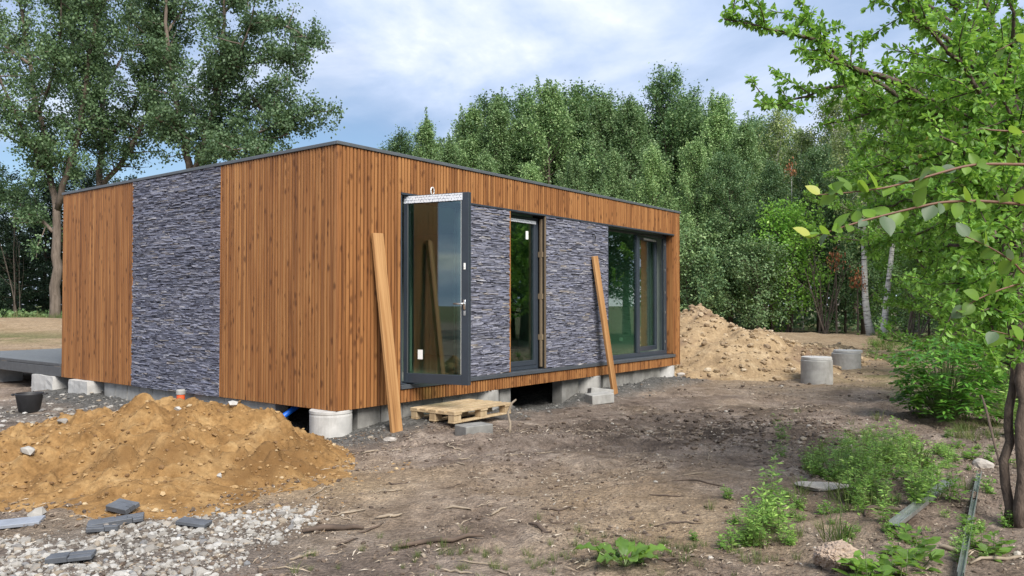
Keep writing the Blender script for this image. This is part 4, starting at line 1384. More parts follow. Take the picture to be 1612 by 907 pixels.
big = [((525, 688 + 140), .42, .25, .022, .1, M_sticd, 'dark knotty root lying right of the white gravel'),
       ((690, 855), .62, .35, .018, .05, M_sticd, 'long half buried root in the middle foreground'),
       ((720, 802), .20, -.05, .010, .1, M_stick, 'pale straight stick in the middle foreground soil'),
       ((785, 806), .17, .9, .010, .08, M_stick, 'pale stick slanting away left of the foreground tracks'),
       ((612, 808), .20, .25, .012, -.12, M_stick, 'thick pale stick left of the middle foreground'),
       ((548, 805), .26, .4, .008, .06, M_stick, 'thin forked-looking stick below the tip of the sand heap'),
       ((480, 870), .22, .9, .010, .1, M_stick, 'curved stick right of the white stones'),
       ((850, 835), .22, -.8, .014, .1, M_sticd, 'short dark bark stick in the centre foreground'),
       ((1100, 765), .45, -.25, .007, .1, M_sticd, 'long thin dark twig left of the tall weeds'),
       ((1050, 782), .3, .05, .006, .05, M_sticd, 'thin dark twig lying level in the right centre'),
       ((1395, 818), .36, .25, .016, .35, M_sticd, 'arched brown root beside the wide steel channel'),
       ((1500, 865), .16, -.7, .017, .05, M_stick, 'broken pale branch stub between the steel channels'),
       ((1590, 880), .5, .05, .012, .06, M_stick, 'long pale stick at the foot of the forked trunk'),
       ((1068, 820), .35, -.03, .006, .04, M_sticd, 'thin dark twig above the dock plant')]
for i, ((px_, py_), ln_, an_, r_, be_, mt_, lb_) in enumerate(big):
    tag(stick(px_, py_, ln_, an_, r_, be_, mt_, i), lb_, 'stick')
for i in range(30):
    px_, py_ = rng.uniform(430, 1300), rng.uniform(700, 900)
    tag(stick(px_, py_, rng.uniform(.08, .28), rng.normal(.2, .6), rng.uniform(.0035, .009), rng.normal(0, .08), (M_stick, M_sticd, M_stick)[i % 3], 100 + i), 'small thin twig scattered on the bare foreground soil', 'twig', 'small twigs on the soil')

# ================================================================== VEGETATION
def unit(a):
    return a / (np.linalg.norm(a, axis=-1, keepdims=True) + 1e-9)


def add_leaves(geo, P, D, Nn, Ln, Wd, fold=0.0, droop=0.0, shape='diamond'):
    """P base points, D directions, Nn face normals (n,3); Ln, Wd (n,)"""
    P = np.asarray(P, float); n = len(P)
    if n == 0:
        return
    D = unit(np.asarray(D, float)); Sd = unit(np.cross(D, Nn)); Nn = np.cross(Sd, D)
    Ln = np.broadcast_to(Ln, (n,))[:, None]; Wd = np.broadcast_to(Wd, (n,))[:, None]
    k = np.arange(n)[:, None]
    if shape == 'diamond':
        V = np.stack([P, P + D * Ln * .45 + Sd * Wd * .5, P + D * Ln, P + D * Ln * .45 - Sd * Wd * .5], 1)
        geo.add(V.reshape(-1, 3), k * 4 + np.array([[0, 1, 2, 3]]))
    else:
        dn = Nn * Ln
        b = P; t = P + D * Ln * .97 - dn * droop
        m = P + D * Ln * .48 - Nn * Wd * fold
        l1 = P + D * Ln * .24 + Sd * Wd * .42; l2 = P + D * Ln * .62 + Sd * Wd * .40 - dn * droop * .3
        r1 = P + D * Ln * .24 - Sd * Wd * .42; r2 = P + D * Ln * .62 - Sd * Wd * .40 - dn * droop * .3
        V = np.stack([b, l1, l2, t, r2, r1, m], 1)
        k7 = k * 7
        geo.add(V.reshape(-1, 3), np.vstack([k7 + np.array([[0, 6, 2, 1]]), k7 + np.array([[0, 5, 4, 6]])]), np.vstack([k7 + np.array([[6, 3, 2]]), k7 + np.array([[6, 4, 3]])]))


def curve(p0, d, ln, up, r, n=5, wob=.06):
    """a branch path that bends towards +z by `up`"""
    d = unit(np.array(d, float)); p = np.array(p0, float); out = [p]
    for i in range(n):
        d = unit(d + np.array([0, 0, up / n]) + r.normal(0, wob, 3))
        p = p + d * ln / n; out.append(p)
    return np.array(out)


def crown_tree(seed, H, R, cb, n_limb, n_leaf, leaf, prof, e0=25, e1=65, up=.35, trunk_r=.12, sig=.16, tw_len=.9, droop=0.0, wobt=.02, aspect=.62, dens_in=.0, trunk_path=None, tw_up=.25):
    r = np.random.default_rng(seed)
    wood_ = Geo(); lf = Geo()
    if trunk_path is None:
        zt = np.linspace(0, 1, 9)
        tp = np.stack([np.cumsum(r.normal(0, wobt, 9)) * H * .12, np.cumsum(r.normal(0, wobt, 9)) * H * .12, zt * H * .97], -1); tp -= tp[0]
        tp[0, 2] = -.3
    else:
        tp = np.array(trunk_path, float)
    zs = tp[:, 2] / H
    wood_.tube(tp, trunk_r * np.clip(1 - zs, .04, 1) ** .9 * (1 + .35 * np.exp(-np.clip(zs, 0, 1) * 30)), 8)
    TP = []; TD = []; LP = []
    for i in range(n_limb):
        s = cb + (1 - cb) * ((i + .5 + r.uniform(-.3, .3)) / n_limb) ** .92
        u = (s - cb) / (1 - cb)
        ln = R * prof(u) * r.uniform(.72, 1.18)
        p0 = np.array([np.interp(s, zs, tp[:, j]) for j in range(3)])
        az = i * 2.39996 + r.normal(0, .35); el = rad(e0 + (e1 - e0) * u + r.normal(0, 7))
        d = (math.cos(az) * math.cos(el), math.sin(az) * math.cos(el), math.sin(el))
        c = curve(p0, d, ln, up, r, 5)
        wood_.tube(c, np.linspace(trunk_r * .34 * (1 - s * .7), .008, 6), 5, cap=False)
        ntw = int(3 + ln * 2.6)
        for j in range(ntw):
            f = r.uniform(.18 - dens_in, 1.0)
            q = np.array([np.interp(f * 5, np.arange(6), c[:, k]) for k in range(3)])
            dd_ = unit(np.array(d) * .6 + r.normal(0, .7, 3) + np.array([0, 0, tw_up - droop]))
            tl = tw_len * r.uniform(.5, 1.2) * (1.1 - .45 * f) * (.38 + .62 * (1 - u) ** .7 if tw_up > .5 else 1)
            TP.append((q, q + dd_ * tl + np.array([0, 0, -droop * tl * .6]))); TD.append(dd_)
            if j % 2 == 0:
                wood_.tube(np.array([q, q + dd_ * tl * .8]), [.012, .004], 3, cap=False)
        TP.append((c[-2], c[-1] + unit(c[-1] - c[-2]) * .3)); TD.append(unit(c[-1] - c[-2]))
        if tw_up > .5:                       # upright leading shoots give the spiky outline
            for _ in range(2 if u > .3 else 1):
                q = c[r.integers(3, 6)]; sh = q + np.array([r.normal(0, .08), r.normal(0, .08), r.uniform(.5, 1.15)])
                wood_.tube(np.array([q, sh]), [.012, .003], 3, cap=False)
                LP.append((q, sh))
    TP.append((tp[-2] * .5 + tp[-1] * .5, tp[-1] + np.array([0, 0, .35]))); TD.append(np.array([0, 0, 1.]))
    A = np.array([a for a, b in TP]); B = np.array([b for a, b in TP]); TD = np.array(TD)
    idx = r.integers(len(A), size=n_leaf)
    f = r.random(n_leaf) ** .7
    P = A[idx] + (B - A)[idx] * f[:, None] + r.normal(0, sig, (n_leaf, 3))
    if LP:
        m_ = n_leaf // 6; A2 = np.array([a for a, b in LP]); B2 = np.array([b for a, b in LP]); i2 = r.integers(len(A2), size=m_); f2 = r.random((m_, 1))
        P[:m_] = A2[i2] + (B2 - A2)[i2] * f2 + r.normal(0, .075, (m_, 3)) * (1.25 - f2)
    Dr = TD[idx] * .5 + r.normal(0, .7, (n_leaf, 3)) + np.array([0, 0, -.25 - droop])
    outw = unit(P - np.array([0, 0, H * (cb + .3)]))
    Nm = r.normal(0, .62, (n_leaf, 3)) + np.array([0, 0, .7]) + outw * .45
    Ls = leaf * r.uniform(.65, 1.25, n_leaf)
    add_leaves(lf, P, Dr, Nm, Ls, Ls * aspect)
    return wood_, lf


ovate = lambda u: (min(1, u / .18) ** .7) * (1 - u) ** .60 * 1.2 + .04
column = lambda u: (min(1, u / .15) ** .6) * (1 - u) ** .5 * 1.05 + .04
round_ = lambda u: math.sqrt(max(.02, 1 - (2 * u - .9) ** 2 * .8))


def proto(name, geos, bark, lm, crown='crown'):
    w_, l_ = geos
    return (name, w_.mesh('trunk', bark, True), l_.mesh(crown, lm))


PR = {
    'asp1': proto('aspen_tree', crown_tree(1, 12, 3.0, .08, 52, 36000, 0.112, ovate, 22, 72, .3, .14, tw_up=.6, sig=.15), M_barkd, M_lasp),
    'asp2': proto('aspen_tree', crown_tree(2, 12, 2.7, .10, 52, 33000, 0.108, column, 28, 76, .35, .12, tw_up=.75, sig=.14), M_barkd, M_lasp),
    'asp3': proto('aspen_tree', crown_tree(3, 12, 3.4, .06, 52, 38000, 0.118, ovate, 15, 68, .25, .15, tw_up=.55, sig=.16), M_barkd, M_lasp),
    'asp4': proto('aspen_tree', crown_tree(24, 12, 3.3, .06, 54, 38000, .114, ovate, 12, 74, .3, .15, tw_up=.6, sig=.16), M_barkd, M_lasp),
    'ald1': proto('alder_tree', crown_tree(4, 11, 2.7, .10, 42, 27000, 0.120, round_, 15, 60, .35, .15), M_barkd, M_ldark),
    'ald2': proto('alder_tree', crown_tree(5, 11, 2.3, .14, 40, 25000, 0.115, ovate, 20, 62, .4, .14), M_barkd, M_ldark),
    'spr1': proto('spruce_tree', crown_tree(14, 12, 2.6, .06, 46, 17000, .15, ovate, 0, 35, .15, .15), M_barkd, M_lshade),
    'spr2': proto('spruce_tree', crown_tree(15, 12, 2.9, .10, 42, 17000, .16, round_, 10, 50, .2, .15), M_barkd, M_lshade),
    'bir1': proto('birch_tree', crown_tree(6, 12, 2.3, .22, 40, 12500, .13, round_, 30, 70, .1, .12, droop=.55, tw_len=1.25, aspect=.6), M_birch, M_lbir),
    'bir2': proto('birch_tree', crown_tree(7, 12, 2.0, .25, 38, 11500, .13, ovate, 30, 72, .1, .11, droop=.5, tw_len=1.2, aspect=.6), M_birch, M_lbir),
    'bush1': proto('forest_shrub', crown_tree(8, 4, 1.7, .04, 26, 6500, .13, round_, 20, 60, .3, .05, sig=.13, tw_len=.8), M_barkd, M_ldark),
    'bush2': proto('forest_shrub', crown_tree(9, 4, 1.9, .03, 28, 7000, .12, round_, 15, 55, .3, .05, sig=.14, tw_len=.9), M_barkd, M_lasp),
    'bush3': proto('forest_shrub', crown_tree(10, 4, 1.8, .05, 26, 6500, .11, round_, 25, 60, .2, .05, sig=.14, tw_len=.8), M_barkd, M_lplum),
}
PH = {'asp1': 13.3, 'asp2': 13.3, 'asp3': 13.3, 'ald1': 11.3, 'ald2': 11.3, 'bir1': 12.3, 'bir2': 12.3, 'asp4': 13.3, 'spr1': 12.3, 'spr2': 12.3, 'bush1': 4.2, 'bush2': 4.2, 'bush3': 4.2}
CATN = {'aspen_tree': 'tree', 'alder_tree': 'tree', 'birch_tree': 'tree', 'spruce_tree': 'tree', 'forest_shrub': 'shrub'}


def place_tree(kind, x, y, h, label, group, rz=None, wide=1.0, z=None):
    nm, tw, cr = PR[kind]
    s = h / PH[kind]
    e = empty(nm, (x, y, gh(x, y) if z is None else z), rng.uniform(0, 6.28) if rz is None else rz)
    e.scale = (s * wide, s * wide, s)
    tag(e, label, CATN[nm], group)
    obj('trunk', tw, e); obj('crown', cr, e)
    return e


def ptree(kind, px, top, d, label, group, wide=1.0):
    b = at(px, 478, d); t_ = at(px, top, d)
    return place_tree(kind, b[0], d, t_[2], label, group, wide=wide)


ORD = 'first second third fourth fifth sixth seventh eighth ninth tenth eleventh twelfth thirteenth fourteenth fifteenth sixteenth seventeenth eighteenth nineteenth twentieth twenty-first twenty-second twenty-third twenty-fourth twenty-fifth twenty-sixth'.split()
rng = np.random.default_rng(21)
WOOD = 'trees of the wood behind the house'
BACK = 'back row tree of the wood, only its crown showing between nearer trees'
forest = [
    ('asp2', 598, 232, 62, 'leftmost small tree top just clearing the house roof ridge'),
    ('ald2', 632, 214, 60, 'second low tree top above the roof, counted from the roof corner'),
    ('asp1', 672, 172, 54, 'pointed aspen above the roof, first tall one from the left'),
    ('asp2', 708, 205, 50, 'slim aspen in a dip between taller pointed ones over the open door'),
    ('asp4', 742, 150, 54, 'tall aspen above the open door, left of the slit window'),
    ('asp1', 782, 138, 52, 'tall aspen directly above the narrow window'),
    ('ald2', 826, 150, 57, 'dark alder between the aspens above the right slate panel'),
    ('asp3', 866, 114, 51, 'tallest aspen of the wood, peak highest above the roof'),
    ('asp2', 908, 128, 54, 'slim tall aspen just right of the tallest peak'),
    ('asp4', 948, 134, 50, 'tall aspen above the leaning right plank'),
    ('asp4', 996, 138, 49, 'broad aspen above the wide corner window'),
    ('ald1', 1046, 138, 53, 'dark round alder above the far end of the roof'),
    ('ald2', 1088, 160, 56, 'dark alder just past the far end of the roof'),
    ('asp3', 1132, 135, 50, 'tall pale aspen right of the house end, above the sand heap'),
    ('asp1', 1172, 176, 47, 'aspen above the right slope of the far sand heap'),
    ('bir1', 1226, 182, 50, 'drooping birch between the sand heap and the manhole rings'),
    ('bir2', 1262, 205, 47, 'slim birch above the nearer manhole ring'),
    ('bir1', 1318, 150, 45, 'large drooping birch behind the paired white trunks'),
    ('ald1', 1290, 250, 43, 'dark low alder behind the manhole rings'),
    ('bir2', 1440, 120, 44, 'tall birch behind the near fruit tree'),
    ('asp3', 1500, 100, 42, 'tall aspen mostly hidden by the near fruit tree'),
    ('ald1', 1575, 90, 40, 'dark alder at the right edge behind the fruit tree'),
]
for k, px_, tp_, d_, lb_ in forest:
    ptree(k, px_, tp_, d_, lb_, WOOD, wide=1.0 if k[0] != 'a' else 1.08)
mid = [('asp3', 700, 262, 46, 'young aspen crown just above the roof near the open door'), ('asp1', 762, 226, 45, 'young bushy aspen above the roof left of the tallest peak'),
       ('asp4', 906, 232, 43, 'young bushy aspen directly below the tallest peak'), ('asp1', 968, 222, 43, 'young pale aspen low above the roof over the leaning plank'),
       ('asp4', 1026, 215, 43, 'young slim aspen low above the far end of the roof'), ('asp4', 1096, 205, 42, 'leafy aspen at the forest edge right at the house end'),
       ('ald1', 1150, 260, 41, 'dark leafy alder at the forest edge behind the sand heap'), ('ald2', 1215, 262, 42, 'dark narrow alder at the forest edge left of the bare stems'),
       ('asp3', 838, 245, 44, 'young aspen low above the roof over the narrow window'), ('ald1', 1360, 230, 40, 'alder crown above the paired white trunks')]
for k, px_, tp_, d_, lb_ in mid:
    ptree(k, px_, tp_, d_, lb_, WOOD, wide=1.05)
for i in range(26):
    px_ = 620 + i * 40 + rng.uniform(-14, 14)
    ptree(('ald1', 'asp3', 'ald2')[i % 3], px_, rng.uniform(190, 240) + (30 if px_ < 690 else 0), rng.uniform(58, 66), ORD[i] + ' from the left of the back row crowns in the wood', WOOD, 1.15)
for i in range(20):
    px_ = 655 + i * 29 + rng.uniform(-9, 9)
    top = np.interp(px_, [640, 700, 780, 866, 1000, 1130, 1200, 1260], [262, 222, 176, 142, 158, 160, 205, 230]) + rng.uniform(-6, 26)
    ptree(('asp4', 'asp3', 'asp1', 'asp4', 'ald1')[i % 5], px_, top, rng.uniform(52, 57), ORD[i] + ' from the left of the middle row trees in the wood', WOOD, 1.25)
# shrubs of the forest edge
edge = [('bush2', 1082, 378, 40, 'pale leafy shrub at the forest edge beside the house end'), ('bush1', 1112, 410, 39, 'dark shrub behind the top of the far sand heap'), ('bush1', 1150, 368, 41, 'tall dark shrub above the right slope of the far heap'),
        ('bush2', 1192, 395, 39, 'leafy shrub overhanging the sand bank left of bare stems'), ('bush3', 1240, 345, 40, 'bright shrub above the bare stems at the forest edge'),
        ('bush1', 1330, 345, 41, 'dark shrub left of the paired white birch trunks'), ('bush3', 1425, 375, 36, 'bright shrub right of the paired white birch trunks'), ('bush2', 1462, 400, 34, 'shrub behind the elder bush at the forest edge'), ('bush3', 1500, 345, 33, 'tall bright shrub behind the elder bush'),
        ('bush1', 1540, 380, 31, 'dark shrub left of the forked trunk in the distance'), ('bush3', 1580, 330, 29, 'bright shrub behind the forked trunk')]
for k, px_, tp_, d_, lb_ in edge:
    ptree(k, px_, tp_, d_, lb_, 'shrubs along the forest edge', 1.05)
# hedge trees along the right and left beyond the frame (seen in the glass)
for i, (x_, y_, h_) in enumerate(((16, 24, 9), (15, 18, 8), (15.5, 12, 9), (14, 7, 8.5), (15, 2, 9.5), (13, -4, 9), (17, -9, 11), (21, 28, 11), (20, 10, 12), (21, 20, 12), (20, 2, 12), (-15, -16, 10), (-20, -10, 11), (-24, -17, 12), (-10, -21, 10), (-30, -6, 12), (-19, -24, 12), (0, -24, 12), (8, -20, 11), (14.5, 21, 9), (16, 15, 10), (17.5, 18, 11), (18, 24, 11), (13.5, 16.5, 6), (13, 13.5, 6), (14.5, 9.5, 8), (17, 21.5, 11), (15, 26.5, 10))):
    if x_ > 12:
        x_, h_ = x_ + 5.5, h_ * 1.25
    place_tree(('asp3', 'ald1', 'bir1', 'ald2')[i % 4], x_, y_, h_, 'hedgerow tree outside the picture, mirrored in the window panes', 'hedgerow trees outside the picture', wide=1.3)


# a dense dark wood farther back that reads as one mass
def mass(name, n, xr, yr, zmax, leaf, mat, seed, dens=None):
    r = np.random.default_rng(seed)
    P = np.stack([r.uniform(*xr, n), r.uniform(*yr, n), r.uniform(.0, 1, n) ** .9], -1)
    top = zmax * (.75 + .25 * fbm(P[:, 0] / 4, P[:, 1] / 9, seed, 3))
    P[:, 2] *= top
    lf = Geo(); s = leaf * r.uniform(.6, 1.3, n)
    add_leaves(lf, P, r.normal(0, 1, (n, 3)), r.normal(0, .7, (n, 3)) + np.array([0, -.2, .6]), s, s * .7)
    return part(name, lf, mat, None, kind='stuff')


mass('far_wood', 26000, (-16, 55), (62, 78), 11.0, .55, M_ldark, 3)
mass('far_wood', 16000, (-66, -17), (62, 80), 10, .60, M_lshade, 4)  # left mass shares the needle colour with shade painted in
mass('undergrowth', 6000, (4, 34), (43, 51), 1.1, .22, M_ldark, 6)
mass('undergrowth', 5000, (-50, -22), (51, 58), 1.5, .22, M_lasp, 7)

# bare stems at the forest edge
def bare_stems(px, py, d, n, h, spread, label, seed, mat=M_barkp):
    r = np.random.default_rng(seed)
    b = at(px, py, d); z = gh(b[0], d)
    e = empty('bare_stem_shrub', (b[0], d, z)); tag(e, label, 'shrub')
    for i in range(n):
        a = r.uniform(0, 6.28); t_ = r.uniform(.05, spread)
        c = curve((r.normal(0, .12), r.normal(0, .12), -.1), (math.cos(a) * t_, math.sin(a) * t_, 1), h * r.uniform(.7, 1.1), .1, r, 6, .05)
        gq = Geo().tube(c, np.linspace(.045, .012, 7) * r.uniform(.6, 1.2), 5)
        for k in range(3):
            q = c[r.integers(2, 6)]
            gq.tube(curve(q, (r.normal(), r.normal(), 1.2), h * .35, .1, r, 3, .08), [.014, .011, .008, .004], 4)
        part('stem', gq, mat, e)
    return e


bare_stems(1297, 525, 38, 9, 4.2, .42, 'grey bare-stemmed shrub fanning up at the forest edge', 1, M_bark)
bare_stems(1245, 522, 40, 3, 5.0, .1, 'thin upright dark stems left of the fanned shrub', 2)
bare_stems(1215, 520, 41, 2, 5.5, .1, 'pair of thin trunks in the dark behind the sand heap', 3)
bare_stems(1440, 528, 33, 7, 2.6, .5, 'low bare stems fanning right of the white trunks', 4, M_bark)

# the pair of white birches at the forest edge
def edge_birch(pts, d, H, seed, label, r0):
    P = np.array([at(px, py, d) for px, py in pts]); b = P[0].copy(); b[2] = gh(b[0], b[1]); P -= b; P[0, 2] = -.2
    zs = P[:, 2]
    w_, l_ = crown_tree(seed, H, 1.7, .38, 34, 9000, .12, round_, 25, 68, .1, r0, droop=.45, tw_len=1.1, trunk_path=np.vstack([P, P[-1] + np.array([.1, .2, (H * .97 - zs[-1]) * .5]), P[-1] + np.array([.3, .3, H * .97 - zs[-1]])]))
    e = empty('birch_tree', b); tag(e, label, 'tree', 'pair of white birches')
    part('trunk', w_, M_birch, e, smooth=True); part('crown', l_, M_lbir, e)
    return e


edge_birch([(1373, 531), (1366, 505), (1362, 470), (1361, 430), (1360, 385), (1364, 340)], 36, 11.5, 31, 'white birch with trunk bending at its foot, left of the pair', .17)
edge_birch([(1391, 532), (1392, 510), (1395, 480), (1398, 450), (1402, 415), (1408, 360)], 35, 10.5, 32, 'white birch leaning slightly right, right of the pair', .155)
# withered twigs hanging at the edge
for px_, py_, d_, lb_ in ((1316, 405, 37, 'rusty withered twig hanging high before the dark wood'), (1350, 440, 36, 'rusty withered twig hanging left of the white birch trunk'), (1246, 265, 45, 'rusty withered tuft on a thin bare pole in the wood')):
    c = at(px_, py_, d_); r = np.random.default_rng(px_)
    e = empty('withered_twig', (c[0], c[1], gh(c[0], c[1]))); tag(e, lb_, 'twig')
    lf = Geo(); n = 110
    Pq = np.array([0, 0, c[2] - gh(c[0], c[1])]) + r.normal(0, .22, (n, 3)) * np.array([.8, .8, 1.2])
    add_leaves(lf, Pq, r.normal(0, .5, (n, 3)) + np.array([0, 0, -1]), r.normal(0, 1, (n, 3)), .16 * r.uniform(.7, 1.3, n), .07)
    part('dead_leaves', lf, M_rust, e)
    part('stem', Geo().tube([(0.05, .1, -.1), (.02, .05, c[2] * .5), (0, 0, c[2] + .1)], [.05, .035, .02], 5), M_birch if px_ == 1246 else M_barkd, e)


# ------------------------------------------------------------------ large poplars on the left
def poplar(name, label, limbs, d, seed, nl, r0, extra=1.0, spread=2.2, base=None):
    """limbs: list of (depth offset, start radius, [(px, py), ...]); first one is the trunk"""
    r = np.random.default_rng(seed)
    b = at(*limbs[0][2][0], d); b[2] = gh(b[0], d)
    w_ = Geo(); A = []; B = []
    for li, (dz, rr, pts) in enumerate(limbs):
        P = np.array([at(px, py, d + dz * min(1, i / max(1, len(pts) - 1) * 1.4)) for i, (px, py) in enumerate(pts)]) - b
        if li == 0:
            P[0, 2] = -.3
        s = np.linspace(0, len(P) - 1, (len(P) - 1) * 3 + 1)
        Pi = np.stack([np.interp(s, np.arange(len(P)), P[:, k]) for k in range(3)], -1)
        Pi[1:-1] = (Pi[:-2] + Pi[1:-1] * 2 + Pi[2:]) / 4
        Pi[1:-1] += r.normal(0, .05, Pi[1:-1].shape)
        w_.tube(Pi, .78 * np.linspace(rr, rr * (.62 if li == 0 else .2), len(Pi)), 10 if li == 0 else 7)
        if li == 0:
            continue
        Ltot = np.linalg.norm(np.diff(Pi, axis=0), axis=1).sum()
        for k in range(int(Ltot * 4.2 * extra)):
            f = r.uniform(.06, 1.0) ** .9
            q = np.array([np.interp(f * (len(Pi) - 1), np.arange(len(Pi)), Pi[:, c]) for c in range(3)])
            dr = unit(r.normal(0, 1, 3) * np.array([1, 1.2, .7]) + np.array([0, 0, .25]))
            ln = spread * r.uniform(.35, 1.0) * (1.15 - .4 * f)
            c = curve(q, dr, ln, .2, r, 3, .12)
            if k % 2 == 0:
                w_.tube(c, [.05, .035, .022, .01], 4, cap=False)
            for j in range(3):
                m_ = c[r.integers(1, 4)]
                A.append(m_); B.append(m_ + unit(r.normal(0, 1, 3)) * r.uniform(.3, .75))
    A = np.array(A); B = np.array(B)
    idx = r.integers(len(A), size=nl)
    P = A[idx] + (B - A)[idx] * r.random((nl, 1)) + r.normal(0, .20, (nl, 3))
    lf = Geo(); Ls = .165 * r.uniform(.6, 1.25, nl)
    add_leaves(lf, P, r.normal(0, .7, (nl, 3)) + np.array([0, 0, -.45]), r.normal(0, .75, (nl, 3)) + np.array([0, -.2, .55]), Ls, Ls * .78)
    e = empty(name, b); tag(e, label, 'tree', 'big poplars behind the house')
    part('trunk', w_, M_bark, e, smooth=True); part('crown', lf, M_lpop, e)
    return e


poplar('poplar_tree', 'big poplar with bare thick trunk showing at the left house end', [
    (0, .42, [(86, 517), (88, 470), (88, 420), (88, 370), (89, 322)]),
    (2, .26, [(89, 335), (78, 262), (66, 200), (50, 120), (32, 20), (18, -90), (10, -200)]),
    (-2, .26, [(90, 330), (106, 272), (126, 200), (140, 120), (150, 30), (156, -80), (158, -180)]),
    (3, .15, [(84, 365), (52, 335), (22, 312), (-20, 290)]),
    (-3, .17, [(76, 275), (40, 212), (12, 150), (-25, 70), (-60, -30)]),
    (-4, .12, [(60, 180), (90, 110), (95, 30), (92, -60)]),
    (4, .12, [(45, 100), (-10, 60), (-50, 0)]),
    (-3, .11, [(30, 225), (-15, 200), (-60, 170)]),
    (2, .11, [(138, 130), (110, 70), (105, -10), (110, -80)])], 47, 41, 54000, .36)
poplar('poplar_tree', 'big poplar with forked limbs rising behind the left roof edge', [
    (0, .38, [(157, 520), (156, 430), (156, 350), (157, 285)]),
    (1, .27, [(157, 290), (161, 225), (162, 160), (160, 90), (152, 0), (150, -100), (150, -200)]),
    (-2, .22, [(160, 300), (186, 262), (212, 222), (236, 165), (252, 110), (262, 40), (265, -50)]),
    (3, .14, [(158, 235), (135, 190), (112, 130), (100, 60)]),
    (-3, .14, [(164, 225), (200, 185), (226, 140), (240, 80), (238, 0), (235, -100)]),
    (4, .12, [(162, 140), (192, 95), (205, 30), (210, -60)]),
    (-4, .11, [(158, 90), (125, 40), (118, -30)]),
    (3, .10, [(215, 215), (250, 205), (268, 190)])], 50, 43, 44000, .33)
poplar('poplar_tree', 'big dense poplar with wide right crown above the gable wall', [
    (0, .42, [(302, 520), (302, 430), (302, 350), (301, 268)]),
    (0, .28, [(300, 275), (292, 220), (280, 165), (268, 110), (262, 40), (258, -60), (256, -160)]),
    (-2, .26, [(303, 275), (320, 225), (338, 170), (348, 110), (352, 40), (356, -60), (356, -160)]),
    (2, .22, [(306, 270), (334, 235), (362, 200), (395, 165), (425, 150), (455, 135)]),
    (-3, .15, [(325, 240), (370, 222), (420, 205), (462, 190), (488, 172)]),
    (3, .15, [(350, 75), (395, 45), (440, 35), (478, 55), (496, 72)]),
    (-3, .14, [(344, 120), (390, 100), (440, 88), (470, 90)]),
    (2, .14, [(352, 20), (400, -20), (440, -60), (460, -110)]),
    (3, .13, [(270, 120), (245, 70), (235, 0), (232, -80)]),
    (-2, .12, [(290, 215), (262, 195), (245, 185)]),
    (-4, .13, [(330, 190), (350, 130), (390, 60), (405, -10)]),
    (4, .12, [(264, 50), (300, 0), (310, -70)]),
    (-3, .12, [(400, 160), (430, 185), (455, 215)]),
    (-4, .12, [(310, 255), (345, 248), (385, 240), (410, 228)])], 46, 47, 74000, .36)
# conifers of the left wood, shade painted into their needle colour
for i, (k, px_, tp_, d_, lb_) in enumerate((('spr2', -30, 260, 58, 'shade-darkened conifer at the left picture edge behind the big poplar'), ('spr1', 25, 300, 56, 'slim shade-darkened conifer left of the big bare trunk'), ('spr2', 70, 290, 60, 'shade-darkened conifer directly behind the big bare trunk'), ('spr2', 125, 270, 62, 'shade-darkened conifer peeping over the left roof corner'), ('spr1', -70, 240, 55, 'shade-darkened conifer beyond the left picture edge'), ('spr2', 190, 288, 66, 'low shade-darkened conifer over the left roof edge'))):
    ptree(k, px_, tp_, d_, lb_, 'trees of the left wood', 1.25)
bare_stems(30, 508, 52, 3, 8.0, .16, 'thin bare grey trunk in the dark wood at far left', 6, M_bark)

